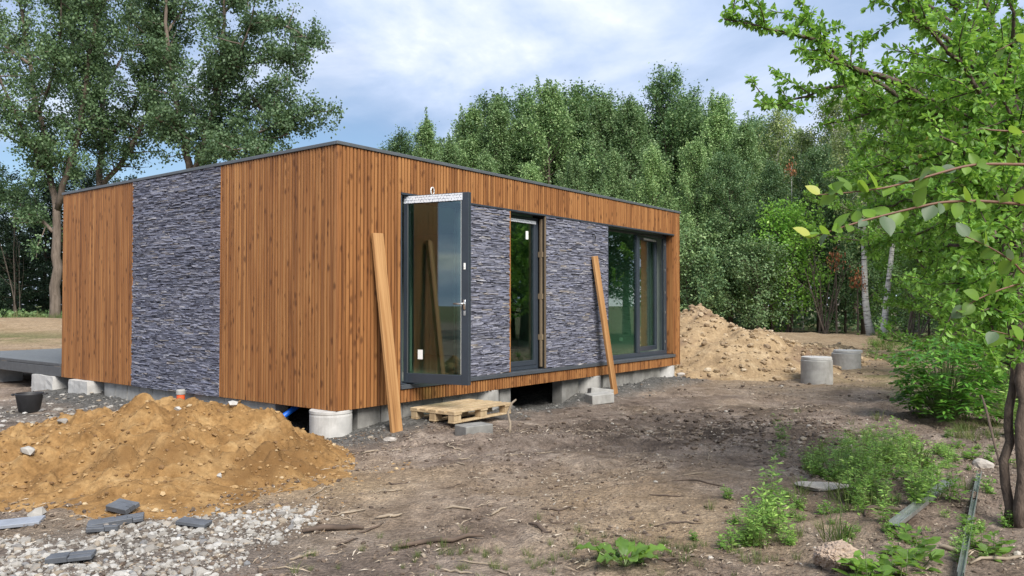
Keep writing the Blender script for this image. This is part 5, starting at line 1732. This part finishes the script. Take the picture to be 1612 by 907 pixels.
# ------------------------------------------------------------------ near fruit trees on the right
def fruit_tree(name, label, stems, boughs, seed, nl, leaf, lm=M_lplum, singles=0, tw=.55, group=None, cat='tree', sprays=5.0, shape='leaf'):
    r = np.random.default_rng(seed)
    b = np.array(stems[0][1][0], float)
    w_ = Geo(); A = []; Bq = []; Wt = []
    for r0, P in stems:
        P = np.array(P, float) - b
        s = np.linspace(0, len(P) - 1, (len(P) - 1) * 3 + 1)
        Pi = np.stack([np.interp(s, np.arange(len(P)), P[:, k]) for k in range(3)], -1)
        Pi[1:-1] = (Pi[:-2] + Pi[1:-1] * 2 + Pi[2:]) / 4 + r.normal(0, .008, Pi[1:-1].shape)
        w_.tube(Pi, np.linspace(r0, r0 * .55, len(Pi)), 9)
    for r0, P in boughs:
        P = np.array(P, float) - b
        s = np.linspace(0, len(P) - 1, (len(P) - 1) * 3 + 1)
        Pi = np.stack([np.interp(s, np.arange(len(P)), P[:, k]) for k in range(3)], -1)
        Pi[1:-1] = (Pi[:-2] + Pi[1:-1] * 2 + Pi[2:]) / 4 + r.normal(0, .02, Pi[1:-1].shape)
        w_.tube(Pi, np.linspace(r0, .006, len(Pi)), 6)
        Ltot = np.linalg.norm(np.diff(Pi, axis=0), axis=1).sum()
        main = unit(Pi[-1] - Pi[0])
        for k in range(int(Ltot * sprays)):
            f = r.uniform(.08, 1.0)
            q = np.array([np.interp(f * (len(Pi) - 1), np.arange(len(Pi)), Pi[:, c]) for c in range(3)])
            dr = unit(main * .5 + r.normal(0, .75, 3) + np.array([0, 0, .18]))
            ln = tw * r.uniform(.35, 1.0) * (1.25 - .75 * f)
            c = curve(q, dr, ln, .15, r, 3, .12)
            w_.tube(c, [.007, .005, .004, .002], 4, cap=False)
            for j in range(3):
                A.append(c[j]); Bq.append(c[j + 1]); Wt.append(ln)
        for j in range(len(Pi) - 1):
            A.append(Pi[j]); Bq.append(Pi[j + 1]); Wt.append(.25)
    A = np.array(A); Bq = np.array(Bq); Wt = np.array(Wt)
    idx = r.choice(len(A), size=nl, p=Wt / Wt.sum())
    P = A[idx] + (Bq - A)[idx] * r.random((nl, 1))
    ax = unit(Bq - A)[idx]
    Dr = ax * .35 + r.normal(0, .75, (nl, 3)) + np.array([0, 0, -.15])
    P = P + unit(Dr) * .012
    Nm = r.normal(0, .5, (nl, 3)) + np.array([0, 0, .9])
    Ls = leaf * r.uniform(.6, 1.2, nl)
    e = empty(name, b); tag(e, label, cat, group)
    part('trunk', w_, M_barkp, e, smooth=True)
    lf = Geo(); add_leaves(lf, P[singles:], Dr[singles:], Nm[singles:], Ls[singles:], Ls[singles:] * .56, .12, .12, shape)
    part('foliage', lf, lm, e, kind='stuff')
    if singles:
        one = Geo(); add_leaves(one, np.zeros((1, 3)), [[1, 0, 0]], [[0, 0, 1]], 1.0, .56, .12, .12, 'leaf')
        me = one.mesh('leaf', lm)
        dist = np.argsort(np.linalg.norm((P + b)[:, :2], axis=1))[:0]
        for k in range(singles):
            d_ = Vector(unit(Dr[k])); n_ = Vector(Nm[k]); s_ = d_.cross(n_).normalized(); n_ = s_.cross(d_)
            M = Matrix((d_, s_, n_)).transposed()
            o = obj('leaf', me, e, loc=P[k], scale=Ls[k]); o.rotation_euler = M.to_euler()
    return e


def fruit(e, pts, r=.017):
    for p in pts:
        g_ = Geo().lathe([(0, -r), (r * .55, -r * .85), (r * .95, -r * .3), (r * .97, r * .2), (r * .7, r * .72), (r * .2, r * .93), (0, r * .88)], 12)
        o = obj('plum', g_.mesh('plum', M_fruit, True), e, loc=np.array(p) - np.array(e.location))


M_fruit = simple('yellow_plum', (0.55, 0.50, 0.12), 0.4, var=0.15, scale=20)
T0 = gnd(1584, 812); T0b = gnd(1604, 832)
zt0 = gh(*T0)
def trunk_pts(d0, *pp):
    out = [at(px, py, d0 + dd) for px, py, dd in pp]
    out[0][2] = gh(out[0][0], out[0][1]) - .06
    return out


stA = trunk_pts(5.66, (1584, 815, 0), (1582, 720, 0), (1589, 645, .02), (1598, 560, .05), (1590, 490, .1), (1582, 420, .15), (1588, 320, .2), (1575, 200, .3))
stB = trunk_pts(5.56, (1606, 832, 0), (1606, 700, .02), (1608, 600, .05), (1604, 500, .1), (1612, 400, .2), (1606, 280, .3), (1600, 150, .4))
stC = trunk_pts(5.62, (1606, 810, .0), (1640, 600, .0), (1665, 450, .1), (1680, 250, .3))


def B_(r0, *p):
    return (r0, [at(px, py, d) for px, py, d in p])


boughs = [
    B_(.035, (1585, 250, 5.95), (1500, 190, 6.0), (1420, 130, 6.0), (1330, 100, 5.9), (1250, 55, 5.8), (1140, 30, 5.7)),
    B_(.026, (1560, 240, 6.0), (1480, 200, 6.2), (1380, 130, 6.3), (1310, 80, 6.3), (1275, 40, 6.3), (1265, 5, 6.3)),
    B_(.022, (1520, 220, 6.1), (1440, 175, 6.3), (1350, 140, 6.2), (1270, 150, 6.1), (1195, 162, 6.0)),
    B_(.030, (1590, 230, 5.9), (1540, 120, 6.1), (1470, 40, 6.2), (1400, -30, 6.2), (1350, -70, 6.2)),
    B_(.030, (1590, 220, 5.9), (1575, 90, 6.3), (1540, -20, 6.5), (1500, -90, 6.6)),
    B_(.028, (1600, 230, 6.0), (1640, 100, 6.4), (1650, -30, 6.5)),
    B_(.026, (1590, 300, 5.9), (1520, 260, 6.5), (1440, 230, 7.0), (1380, 230, 7.3)),
    B_(.026, (1590, 330, 5.9), (1500, 320, 6.7), (1420, 320, 7.2), (1370, 330, 7.5)),
    B_(.024, (1600, 380, 5.9), (1540, 380, 6.6), (1480, 390, 7.2), (1440, 400, 7.5)),
    B_(.022, (1600, 300, 5.9), (1560, 200, 6.8), (1480, 130, 7.4), (1420, 70, 7.6)),
    B_(.022, (1600, 280, 5.9), (1550, 160, 5.4), (1490, 80, 5.2), (1440, 20, 5.1), (1410, -40, 5.0)),
    B_(.020, (1605, 350, 5.9), (1560, 300, 5.3), (1520, 290, 5.1), (1470, 300, 5.0)),
    B_(.020, (1610, 420, 6.0), (1560, 440, 6.8), (1510, 450, 7.4)),
    B_(.022, (1590, 330, 5.9), (1500, 270, 7.2), (1400, 250, 8.2), (1330, 270, 8.8)),
    B_(.022, (1600, 350, 5.9), (1500, 360, 7.2), (1420, 370, 8.0), (1360, 390, 8.6)),
    B_(.022, (1600, 280, 5.9), (1530, 200, 7.4), (1450, 170, 8.2), (1370, 180, 8.8)),
    B_(.020, (1600, 150, 6.0), (1550, 60, 6.4), (1500, 0, 6.6), (1460, -50, 6.8)),
    B_(.020, (1600, 330, 5.8), (1570, 290, 5.3), (1530, 250, 5.0), (1480, 215, 4.9)),
    B_(.020, (1600, 360, 5.8), (1585, 350, 5.2), (1560, 360, 4.9), (1520, 380, 4.8)),
    B_(.020, (1600, 300, 5.8), (1600, 230, 5.3), (1590, 170, 5.1), (1560, 110, 5.0)),
    B_(.020, (1590, 250, 5.9), (1540, 230, 5.6), (1480, 240, 5.6), (1420, 270, 5.7), (1370, 290, 5.8)),
    B_(.020, (1590, 260, 5.9), (1530, 190, 5.7), (1460, 150, 5.7), (1400, 160, 5.8), (1350, 180, 5.9)),
    B_(.020, (1600, 410, 5.8), (1590, 440, 5.3), (1570, 470, 5.1), (1545, 490, 5.0)),
    B_(.020, (1600, 390, 5.9), (1560, 400, 7.0), (1500, 420, 8.0), (1440, 440, 8.6)),
    B_(.016, (1604, 430, 5.7), (1580, 470, 5.3), (1562, 520, 5.1), (1550, 560, 5.0)),
    B_(.016, (1606, 420, 5.7), (1620, 470, 5.2), (1625, 540, 5.0)),
    B_(.016, (1600, 440, 5.8), (1570, 480, 6.4), (1540, 520, 6.8)),
    B_(.016, (1590, 400, 5.8), (1560, 420, 5.4), (1530, 440, 5.2), (1500, 470, 5.1)),
    B_(.020, (1600, 150, 6.0), (1590, 50, 5.6), (1580, -40, 5.5)),
    B_(.020, (1605, 300, 5.9), (1630, 200, 5.6), (1640, 120, 5.5)),
    B_(.020, (1605, 400, 5.9), (1570, 420, 6.6), (1530, 470, 7.2), (1500, 500, 7.5)),
    B_(.020, (1600, 200, 6.0), (1520, 60, 7.0), (1440, -10, 7.6), (1390, -60, 8)),
]
plum = fruit_tree('plum_tree', 'near fruit tree with forked dark trunk and long boughs at the right', [(.034, stA), (.036, stB), (.028, stC)], boughs, 3, 52000, .052, singles=290, tw=.66, sprays=9.5)
fruit(plum, [at(1458, 217, 5.9), at(1448, 246, 5.9), at(1464, 52, 5.9), at(1528, 140, 5.9)])
part('dead_stub', Geo().tube(np.array([at(1545, 622, 6.6), at(1551, 640, 6.5), at(1558, 668, 6.35), at(1566, 700, 6.2), (T0[0] + .02, T0[1] + .05, .25)]) - np.array(plum.location), [.006, .010, .010, .009, .006], 7), M_sticd, plum)
# second and third fruit trees farther along the edge
for i, (cx, cy, H_, lb) in enumerate(((9.9, 15.6, 5.2, 'second fruit tree behind the near one, its crown filling the gap'), (7.2, 11.2, 4.4, 'bushy fruit tree behind the elder bush, right of it'), (11.4, 20.5, 7.6, 'farthest fruit tree at the edge, right of the white birches'))):
    r = np.random.default_rng(60 + i)
    st = [(cx, cy, gh(cx, cy) - .1), (cx + .05, cy, H_ * .22), (cx - .1, cy + .1, H_ * .5), (cx, cy, H_ * .75)]
    bo = []
    for k in range(26):
        a = k * 2.4; s = r.uniform(.12, .75); l_ = H_ * r.uniform(.30, (.5, .52, .62)[i]) * (1.15 - s * .6)
        p0 = np.array([cx, cy, H_ * s])
        bo.append((.03, curve(p0, (math.cos(a), math.sin(a), r.uniform(.15, .9)), l_, .1, r, 4, .12)))
    fruit_tree('plum_tree', lb, [(.09, st)], bo, 70 + i, (24000, 22000, 34000)[i], (.095, .075, .11)[i], tw=1.05, sprays=6.5, shape='diamond')

# overhanging branches of a tree standing just right of the camera
TR = np.array([2.35, 1.75, 0.0]); TR[2] = gh(TR[0], TR[1])
r = np.random.default_rng(9)
ob = empty('overhanging_tree', TR)
tag(ob, 'close leafy branches with large leaves reaching in from the right edge', 'tree')
tg = Geo().tube([(0, 0, -.1), (.03, .02, .6), (.0, .05, 1.2), (.05, .05, 1.9), (.02, .1, 2.7)], [.075, .065, .055, .045, .03], 10)
part('trunk', tg, M_barkp, ob, smooth=True)
big_leaf = Geo()
_n = 6
us = np.linspace(0, 1, _n)
prof_ = np.sin(us ** .8 * PI) ** .85
V = []
for u_, w_ in zip(us, prof_):
    zc = -.10 * u_ ** 2
    V += [(u_, -.36 * w_, zc + .07 * w_), (u_, -.18 * w_, zc + .025 * w_), (u_, 0, zc), (u_, .18 * w_, zc + .025 * w_), (u_, .36 * w_, zc + .07 * w_)]
Qb = [(i * 5 + j, i * 5 + j + 1, (i + 1) * 5 + j + 1, (i + 1) * 5 + j) for i in range(_n - 1) for j in range(4)]
big_leaf.add(V, Qb)
LEAFM = {k: big_leaf.mesh('leaf', m_, True) for k, m_ in (('g', M_lbig), ('p', M_lpale), ('y', M_lyel))}


def set_leaf(parent, loc, d_, n_, s, k, name='leaf'):
    d_ = Vector(unit(np.array(d_, float))); n_ = Vector(n_); s_ = n_.cross(d_).normalized(); n_ = d_.cross(s_)
    M = Matrix((d_, s_, n_)).transposed()
    o = obj(name, LEAFM[k], parent, loc=loc, scale=s); o.rotation_euler = M.to_euler()
    return o


lines = [
    ([(1720, 262, 1.75), (1612, 259, 1.62), (1530, 258, 1.6), (1460, 278, 1.58), (1400, 295, 1.56), (1340, 303, 1.55), (1285, 307, 1.54)], 24),
    ([(1720, 330, 1.78), (1600, 321, 1.62), (1540, 316, 1.6), (1480, 318, 1.58), (1420, 332, 1.56), (1360, 347, 1.55), (1300, 366, 1.54), (1275, 376, 1.53)], 28),
    ([(1720, 215, 1.8), (1612, 208, 1.75), (1560, 205, 1.75), (1545, 203, 1.75)], 5),
    ([(1730, 560, 1.9), (1640, 470, 1.85), (1600, 415, 1.8), (1560, 390, 1.8), (1520, 372, 1.8)], 18),
    ([(1740, 640, 1.95), (1650, 560, 1.9), (1600, 530, 1.85), (1560, 520, 1.85)], 9),
    ([(1730, 480, 2.1), (1640, 440, 2.0), (1590, 450, 1.95), (1540, 470, 1.95), (1505, 492, 1.95)], 13),
    ([(1730, 60, 2.0), (1650, 45, 1.95), (1610, 60, 1.95), (1570, 80, 1.95)], 6)]
for li, (pts, nl_) in enumerate(lines):
    P = np.array([at(*p) for p in pts]) - TR
    zj = min(max(P[0, 2], .8), 2.6)
    P = np.vstack([[.03, .06, zj - .1], P])
    s = np.linspace(0, len(P) - 1, (len(P) - 1) * 4 + 1)
    Pi = np.stack([np.interp(s, np.arange(len(P)), P[:, k]) for k in range(3)], -1)
    for _ in range(2):
        Pi[1:-1] = (Pi[:-2] + Pi[1:-1] * 2 + Pi[2:]) / 4
    br = part('branch', Geo().tube(Pi, np.linspace(.0042, .0010, len(Pi)), 7), M_twig, ob, smooth=True)
    main = unit(Pi[-1] - Pi[4])
    for k in range(nl_):
        f = .24 + .76 * (k + .5) / nl_
        q = np.array([np.interp(f * (len(Pi) - 1), np.arange(len(Pi)), Pi[:, c]) for c in range(3)])
        side = (-1) ** k
        kind = 'p' if r.random() < .2 else ('y' if f > .97 and li < 2 else 'g')
        dr = main * r.uniform(.2, .7) + np.array([0, -.25 * side, r.uniform(-.9, .0) if r.random() < .62 else r.uniform(.1, .8)]) + r.normal(0, .28, 3)
        nn = np.array([r.normal(0, .5), -.75 + r.normal(0, .4), .65])
        set_leaf(br, q, dr, nn, .042 * r.uniform(.6, 1.15), kind)

# ------------------------------------------------------------------ elder bush
def elder(p, H_, R_, seed, nfr, label):
    r = np.random.default_rng(seed)
    e = empty('elder_bush', (p[0], p[1], gh(*p))); tag(e, label, 'bush')
    st = Geo(); lf = Geo()
    for i in range(nfr):
        a = r.uniform(0, 6.28); u_ = r.random() ** .5
        zq = H_ * r.uniform(.12, 1.0) * (1 - .25 * u_ ** 2)
        q = np.array([math.cos(a) * R_ * u_ * (1 - .35 * abs(zq / H_ - .55)), math.sin(a) * R_ * u_, zq])
        if i % 4 == 0:
            st.tube(np.array([[q[0] * .2, q[1] * .2, -.03], q * np.array([.55, .55, .6]), q]), [.010, .008, .004], 5)
        # a compound leaf: rachis with paired leaflets
        d = unit(np.array([math.cos(a), math.sin(a), r.uniform(-.25, .45)])); Ln = r.uniform(.14, .22)
        sd_ = unit(np.cross(d, [0, 0, 1])); nm = np.cross(sd_, d)
        for j in range(3):
            c = q + d * Ln * (.25 + .3 * j) - np.array([0, 0, .03 * j * j * .5])
            for s_ in (-1, 1):
                add_leaves(lf, [c], [d * .55 + sd_ * s_ - nm * .15 + r.normal(0, .12, 3)], [nm + r.normal(0, .2, 3)], r.uniform(.085, .13), .042, .1, .12, 'leaf')
        add_leaves(lf, [q + d * Ln * .9], [d - nm * .2], [nm], r.uniform(.08, .11), .036, .1, .15, 'leaf')
    part('stems', st, M_stem, e); part('foliage', lf, M_leld, e, kind='stuff')
    return e


q = gnd(1508, 672)
elder((q[0] + .05, q[1] + .35), 1.10, .52, 4, 420, 'dense dark green elder bush right of the manhole rings')
elder((8.0, 12.6), 1.0, .7, 5, 260, 'elder bush half hidden behind the nearer one')


# ------------------------------------------------------------------ weeds and grass
def weed_geo(seed, H_, ns, spread, leaf, nl, asp=.32):
    r = np.random.default_rng(seed); st = Geo(); lf = Geo()
    for i in range(ns):
        a = r.uniform(0, 6.28); t_ = r.uniform(.05, spread); h = H_ * r.uniform(.45, 1.0)
        c = curve((r.normal(0, .04), r.normal(0, .04), -.02), (math.cos(a) * t_, math.sin(a) * t_, 1), h, .1, r, 5, .07)
        st.tube(c, np.linspace(.0035, .001, 6), 4, cap=False)
        f = r.uniform(.05, 1.0, nl) ** .8
        P = np.stack([np.interp(f * 5, np.arange(6), c[:, k]) for k in range(3)], -1)
        az = np.arange(nl) * 2.4 + r.normal(0, .4, nl)
        D = np.stack([np.cos(az), np.sin(az), r.uniform(-.1, .7, nl)], -1)
        s_ = leaf * r.uniform(.5, 1.25, nl) * (1.15 - .6 * f)
        P2 = P + D * s_[:, None] * .25
        add_leaves(lf, P2, D, np.stack([-D[:, 0] * .4, -D[:, 1] * .4, np.ones(nl)], -1) + r.normal(0, .35, (nl, 3)), s_, s_ * asp, .1, .15, 'leaf')
    return st.mesh('stems', M_stem), lf


def grass_geo(seed, n, H_, R_):
    r = np.random.default_rng(seed); gq = Geo()
    a = r.uniform(0, 6.28, n); u_ = R_ * r.random(n) ** .6
    B0 = np.stack([np.cos(a) * u_, np.sin(a) * u_, np.full(n, -.01)], -1)
    a2 = a + r.normal(0, .9, n); lean = r.uniform(.15, .9, n); h = H_ * r.uniform(.4, 1.0, n)
    D = np.stack([np.cos(a2) * lean, np.sin(a2) * lean, np.ones(n)], -1)
    Sd = np.stack([-np.sin(a2), np.cos(a2), np.zeros(n)], -1) * (.0028 * r.uniform(.6, 1.4, n))[:, None]
    m = B0 + D * (h * .55)[:, None]; t_ = B0 + D * h[:, None] * np.array([1.15, 1.15, .85])
    V = np.stack([B0 - Sd, B0 + Sd, m + Sd * .8, m - Sd * .8, t_], 1).reshape(-1, 3)
    k = np.arange(n)[:, None] * 5
    return gq.add(V, k + np.array([[0, 1, 2, 3]]), k + np.array([[3, 2, 4]]))


W1 = [weed_geo(s, .42, 7, .45, .075, 30) for s in (1, 2, 3)]
W1 = [(a, b_.mesh('leaves', M_lweed)) for a, b_ in W1]
W2 = [weed_geo(s, .26, 8, .8, .06, 22, .5) for s in (4, 5, 6)]
W2 = [(a, b_.mesh('leaves', M_lweed)) for a, b_ in W2]
W3 = [weed_geo(s, .20, 6, .9, .085, 9, .62) for s in (7, 8)]
W3 = [(a, b_.mesh('leaves', M_ldock)) for a, b_ in W3]
GT = [grass_geo(s, 60, .26, .09).mesh('grass_tuft', M_grass) for s in (1, 2, 3)]
rng = np.random.default_rng(33)


def weed(protos, px, py, s, label, group=None, jit=0.0):
    p = gnd(px, py) + rng.normal(0, jit, 2) if jit else gnd(px, py)
    a, b_ = protos[rng.integers(len(protos))]
    e = empty('weed', (p[0], p[1], gh(*p)), rng.uniform(0, 6.28)); e.scale = (s,) * 3
    tag(e, label, 'weed', group)
    obj('stems', a, e); obj('leaves', b_, e)
    return e


weed(W1, 1212, 808, 1.15, 'tall green weed, highest of the clump left of the clay lump', 'weeds')
weed(W1, 1190, 832, .85, 'bushy green weed in the middle of the left weed clump', 'weeds')
weed(W1, 1175, 845, .65, 'green weed at the front of the left weed clump', 'weeds')
weed(W2, 1150, 852, .75, 'low spreading weed at the left foot of the weed clump', 'weeds')
weed(W1, 1225, 838, .7, 'green weed at the right side of the left weed clump', 'weeds')
weed(W2, 1150, 790, .55, 'small separate weed left of the weed clump', 'weeds')
weed(W2, 1096, 838, .38, 'tiny weed on bare soil right of the dock plant', 'weeds')
weed(W2, 1256, 796, .62, 'greyish weed at the left end of the flat pale stone', 'weeds')
weed(W2, 1300, 806, .55, 'low weed below the flat pale stone', 'weeds')
weed(W2, 1330, 845, .6, 'leafy weed above the clay lump', 'weeds')
weed(W3, 1395, 905, 1.25, 'broad-leaved weed right of the clay lump at the bottom edge', 'weeds')
weed(W3, 1440, 885, 1.3, 'broad-leaved weed below the wide steel channel', 'weeds')
weed(W3, 1425, 850, .9, 'bright weed growing through the wide steel channel', 'weeds')
weed(W3, 1372, 915, 1.2, 'broad-leaved weed at the bottom edge beside the clay lump', 'weeds')
weed(W3, 1560, 870, .95, 'broad-leaved weed right of the narrow steel channel', 'weeds')
weed(W3, 1530, 838, .8, 'broad-leaved weed left of the narrow steel channel', 'weeds')
weed(W2, 1590, 826, .6, 'small weed at the foot of the forked trunk', 'weeds')
for i in range(46):
    weed((W1, W2, W1)[i % 3], rng.normal(1395, 62), rng.normal(752, 30), rng.uniform(.55, 1.05), 'leafy weed in the dense green patch above the wide steel channel', 'weeds of the dense patch', 0.06)
for i in range(16):
    weed((W2, W1)[i % 2], rng.normal(1300, 38), rng.normal(735, 28), rng.uniform(.4, .8), 'lower weed at the left fringe of the dense green patch', 'weeds of the patch fringe', .06)
for i in range(14):
    weed((W2, W3)[i % 2], rng.uniform(1440, 1600), rng.uniform(690, 790), rng.uniform(.45, .9), 'small weed between the dense patch and the forked trunk', 'weeds beside the trunk', .06)
for i in range(24):
    weed((W2, W1, W3)[i % 3], rng.uniform(1575, 1680), rng.uniform(560, 700), rng.uniform(.7, 1.5), 'weed in the undergrowth round the elder bush', 'undergrowth weeds round the elder', .12)
for i in range(30):
    weed((W2, W1)[i % 2], rng.uniform(1370, 1500), rng.uniform(536, 575), rng.uniform(.6, 1.3), 'low green weed before the white birch trunks', 'weeds before the birches', .3)

for i in range(34):
    weed((W2, W1, W2)[i % 3], rng.uniform(1235, 1590), rng.uniform(680, 880), rng.uniform(.22, .5), 'tiny weed seedling scattered on the soil at the right', 'weed seedlings on the right')
for i in range(10):
    weed((W2, W1)[i % 2], rng.normal(1195, 24), rng.normal(825, 20), rng.uniform(.4, .8), 'small green weed inside the left weed clump', 'small weeds of the left clump')


def grass(name, n, fn, seed, smin=.5, smax=1.2):
    """grass tufts joined: uncountable"""
    r = np.random.default_rng(seed); gq = Geo()
    base = [grass_geo(100 + s, 34, .24, .07) for s in range(4)]
    for i in range(n):
        p = fn(r)
        b_ = base[r.integers(4)]
        a = r.uniform(0, 6.28); s = r.uniform(smin, smax); V = b_.v[0] * s
        V = np.stack([V[:, 0] * math.cos(a) - V[:, 1] * math.sin(a), V[:, 0] * math.sin(a) + V[:, 1] * math.cos(a), V[:, 2]], -1) + np.array([p[0], p[1], gh(*p)])
        gq.add(V, b_.q[0], b_.t[0])
    part(name, gq, M_grass, None, kind='stuff')


grass('grass', 70, lambda r: gnd(r.normal(1370, 75), r.normal(765, 45)), 1, .4, 1.0)
grass('grass', 26, lambda r: gnd(r.normal(1200, 50), r.normal(850, 28)), 2, .2, .5)
grass('grass', 60, lambda r: gnd(r.normal(760, 130), r.normal(875, 22)), 3, .15, .4)
grass('grass', 40, lambda r: gnd(r.normal(1010, 40), r.normal(858, 14)), 4, .15, .4)
grass('grass', 120, lambda r: gnd(r.uniform(1500, 1660), r.uniform(560, 700)), 5, .4, 1.1)
grass('grass', 150, lambda r: gnd(r.uniform(1370, 1500), r.uniform(533, 552)), 6, .7, 1.6)
grass('grass', 700, lambda r: np.array([r.uniform(-36, -17), r.uniform(38, 52)]), 7, 1.0, 2.4)
for i, (px_, py_, s_, lb_) in enumerate(((1440, 742, 1.5, 'tall grass tuft in the dense green weed patch'), (1348, 790, 1.2, 'grass tuft right of the flat pale stone'), (1322, 850, 1.1, 'grass tuft just above the clay lump'), (1195, 850, .8, 'grass tuft at the foot of the left weed clump'))):
    p = gnd(px_, py_)
    tag(obj('grass_tuft', GT[i % 3], loc=(p[0], p[1], gh(*p)), scale=s_), lb_, 'grass tuft')


# dock plant with big crinkled leaves in the foreground
def dock(px, py, leaves, label, seed):
    r = np.random.default_rng(seed)
    p = gnd(px, py); e = empty('dock_plant', (p[0], p[1], gh(*p))); tag(e, label, 'plant')
    for i, (az, el, ln, wd, st_) in enumerate(leaves):
        nseg, ncr = 9, 8
        V = []
        d = np.array([math.cos(az), math.sin(az)])
        for a in range(nseg + 1):
            u_ = a / nseg
            wv = math.sin(min(1, u_ * .93 + .07) * PI) ** .7 * wd * .5
            x_ = st_ + ln * u_; z_ = math.sin(el) * x_ * 1.0 - .55 * ln * u_ ** 2 * .6 + .025
            for b_ in range(ncr + 1):
                v_ = b_ / ncr * 2 - 1
                yy = v_ * wv
                zz2 = z_ + abs(v_) * wv * .28 + .012 * math.sin(u_ * 17 + i) * v_ * v_ + r.normal(0, .002)
                V.append((d[0] * x_ * math.cos(el) - d[1] * yy, d[1] * x_ * math.cos(el) + d[0] * yy, max(zz2, .004)))
        Q = [(a * (ncr + 1) + b_, a * (ncr + 1) + b_ + 1, (a + 1) * (ncr + 1) + b_ + 1, (a + 1) * (ncr + 1) + b_) for a in range(nseg) for b_ in range(ncr)]
        lf_ = part('leaf', Geo().add(V, Q), M_ldock, e, smooth=True)
        part('stalk', Geo().tube([(0, 0, .005), (d[0] * st_ * .6, d[1] * st_ * .6, st_ * .5 * math.sin(el) + .02), (d[0] * st_ * 1.05, d[1] * st_ * 1.05, st_ * math.sin(el) + .027)], .004, 6), M_stem, lf_)
    return e


dock(985, 893, [(2.9, .35, .17, .10, .16), (2.6, .5, .15, .09, .08), (.15, .40, .19, .11, .12), (.5, .6, .16, .10, .06), (1.7, .9, .15, .08, .05), (-.5, .5, .17, .10, .06), (-2.3, .5, .16, .09, .06), (1.2, .8, .14, .08, .05), (-1.4, .6, .15, .10, .05), (3.6, .4, .15, .09, .07), (.0, .75, .13, .07, .03)], 'bright green broad-leaved dock plant at the bottom centre edge', 2)
weed(W2, 1000, 885, .55, 'small upright weed growing inside the dock plant', 'weeds')
weed(W2, 968, 880, .5, 'small weed at the left of the dock plant', 'weeds')
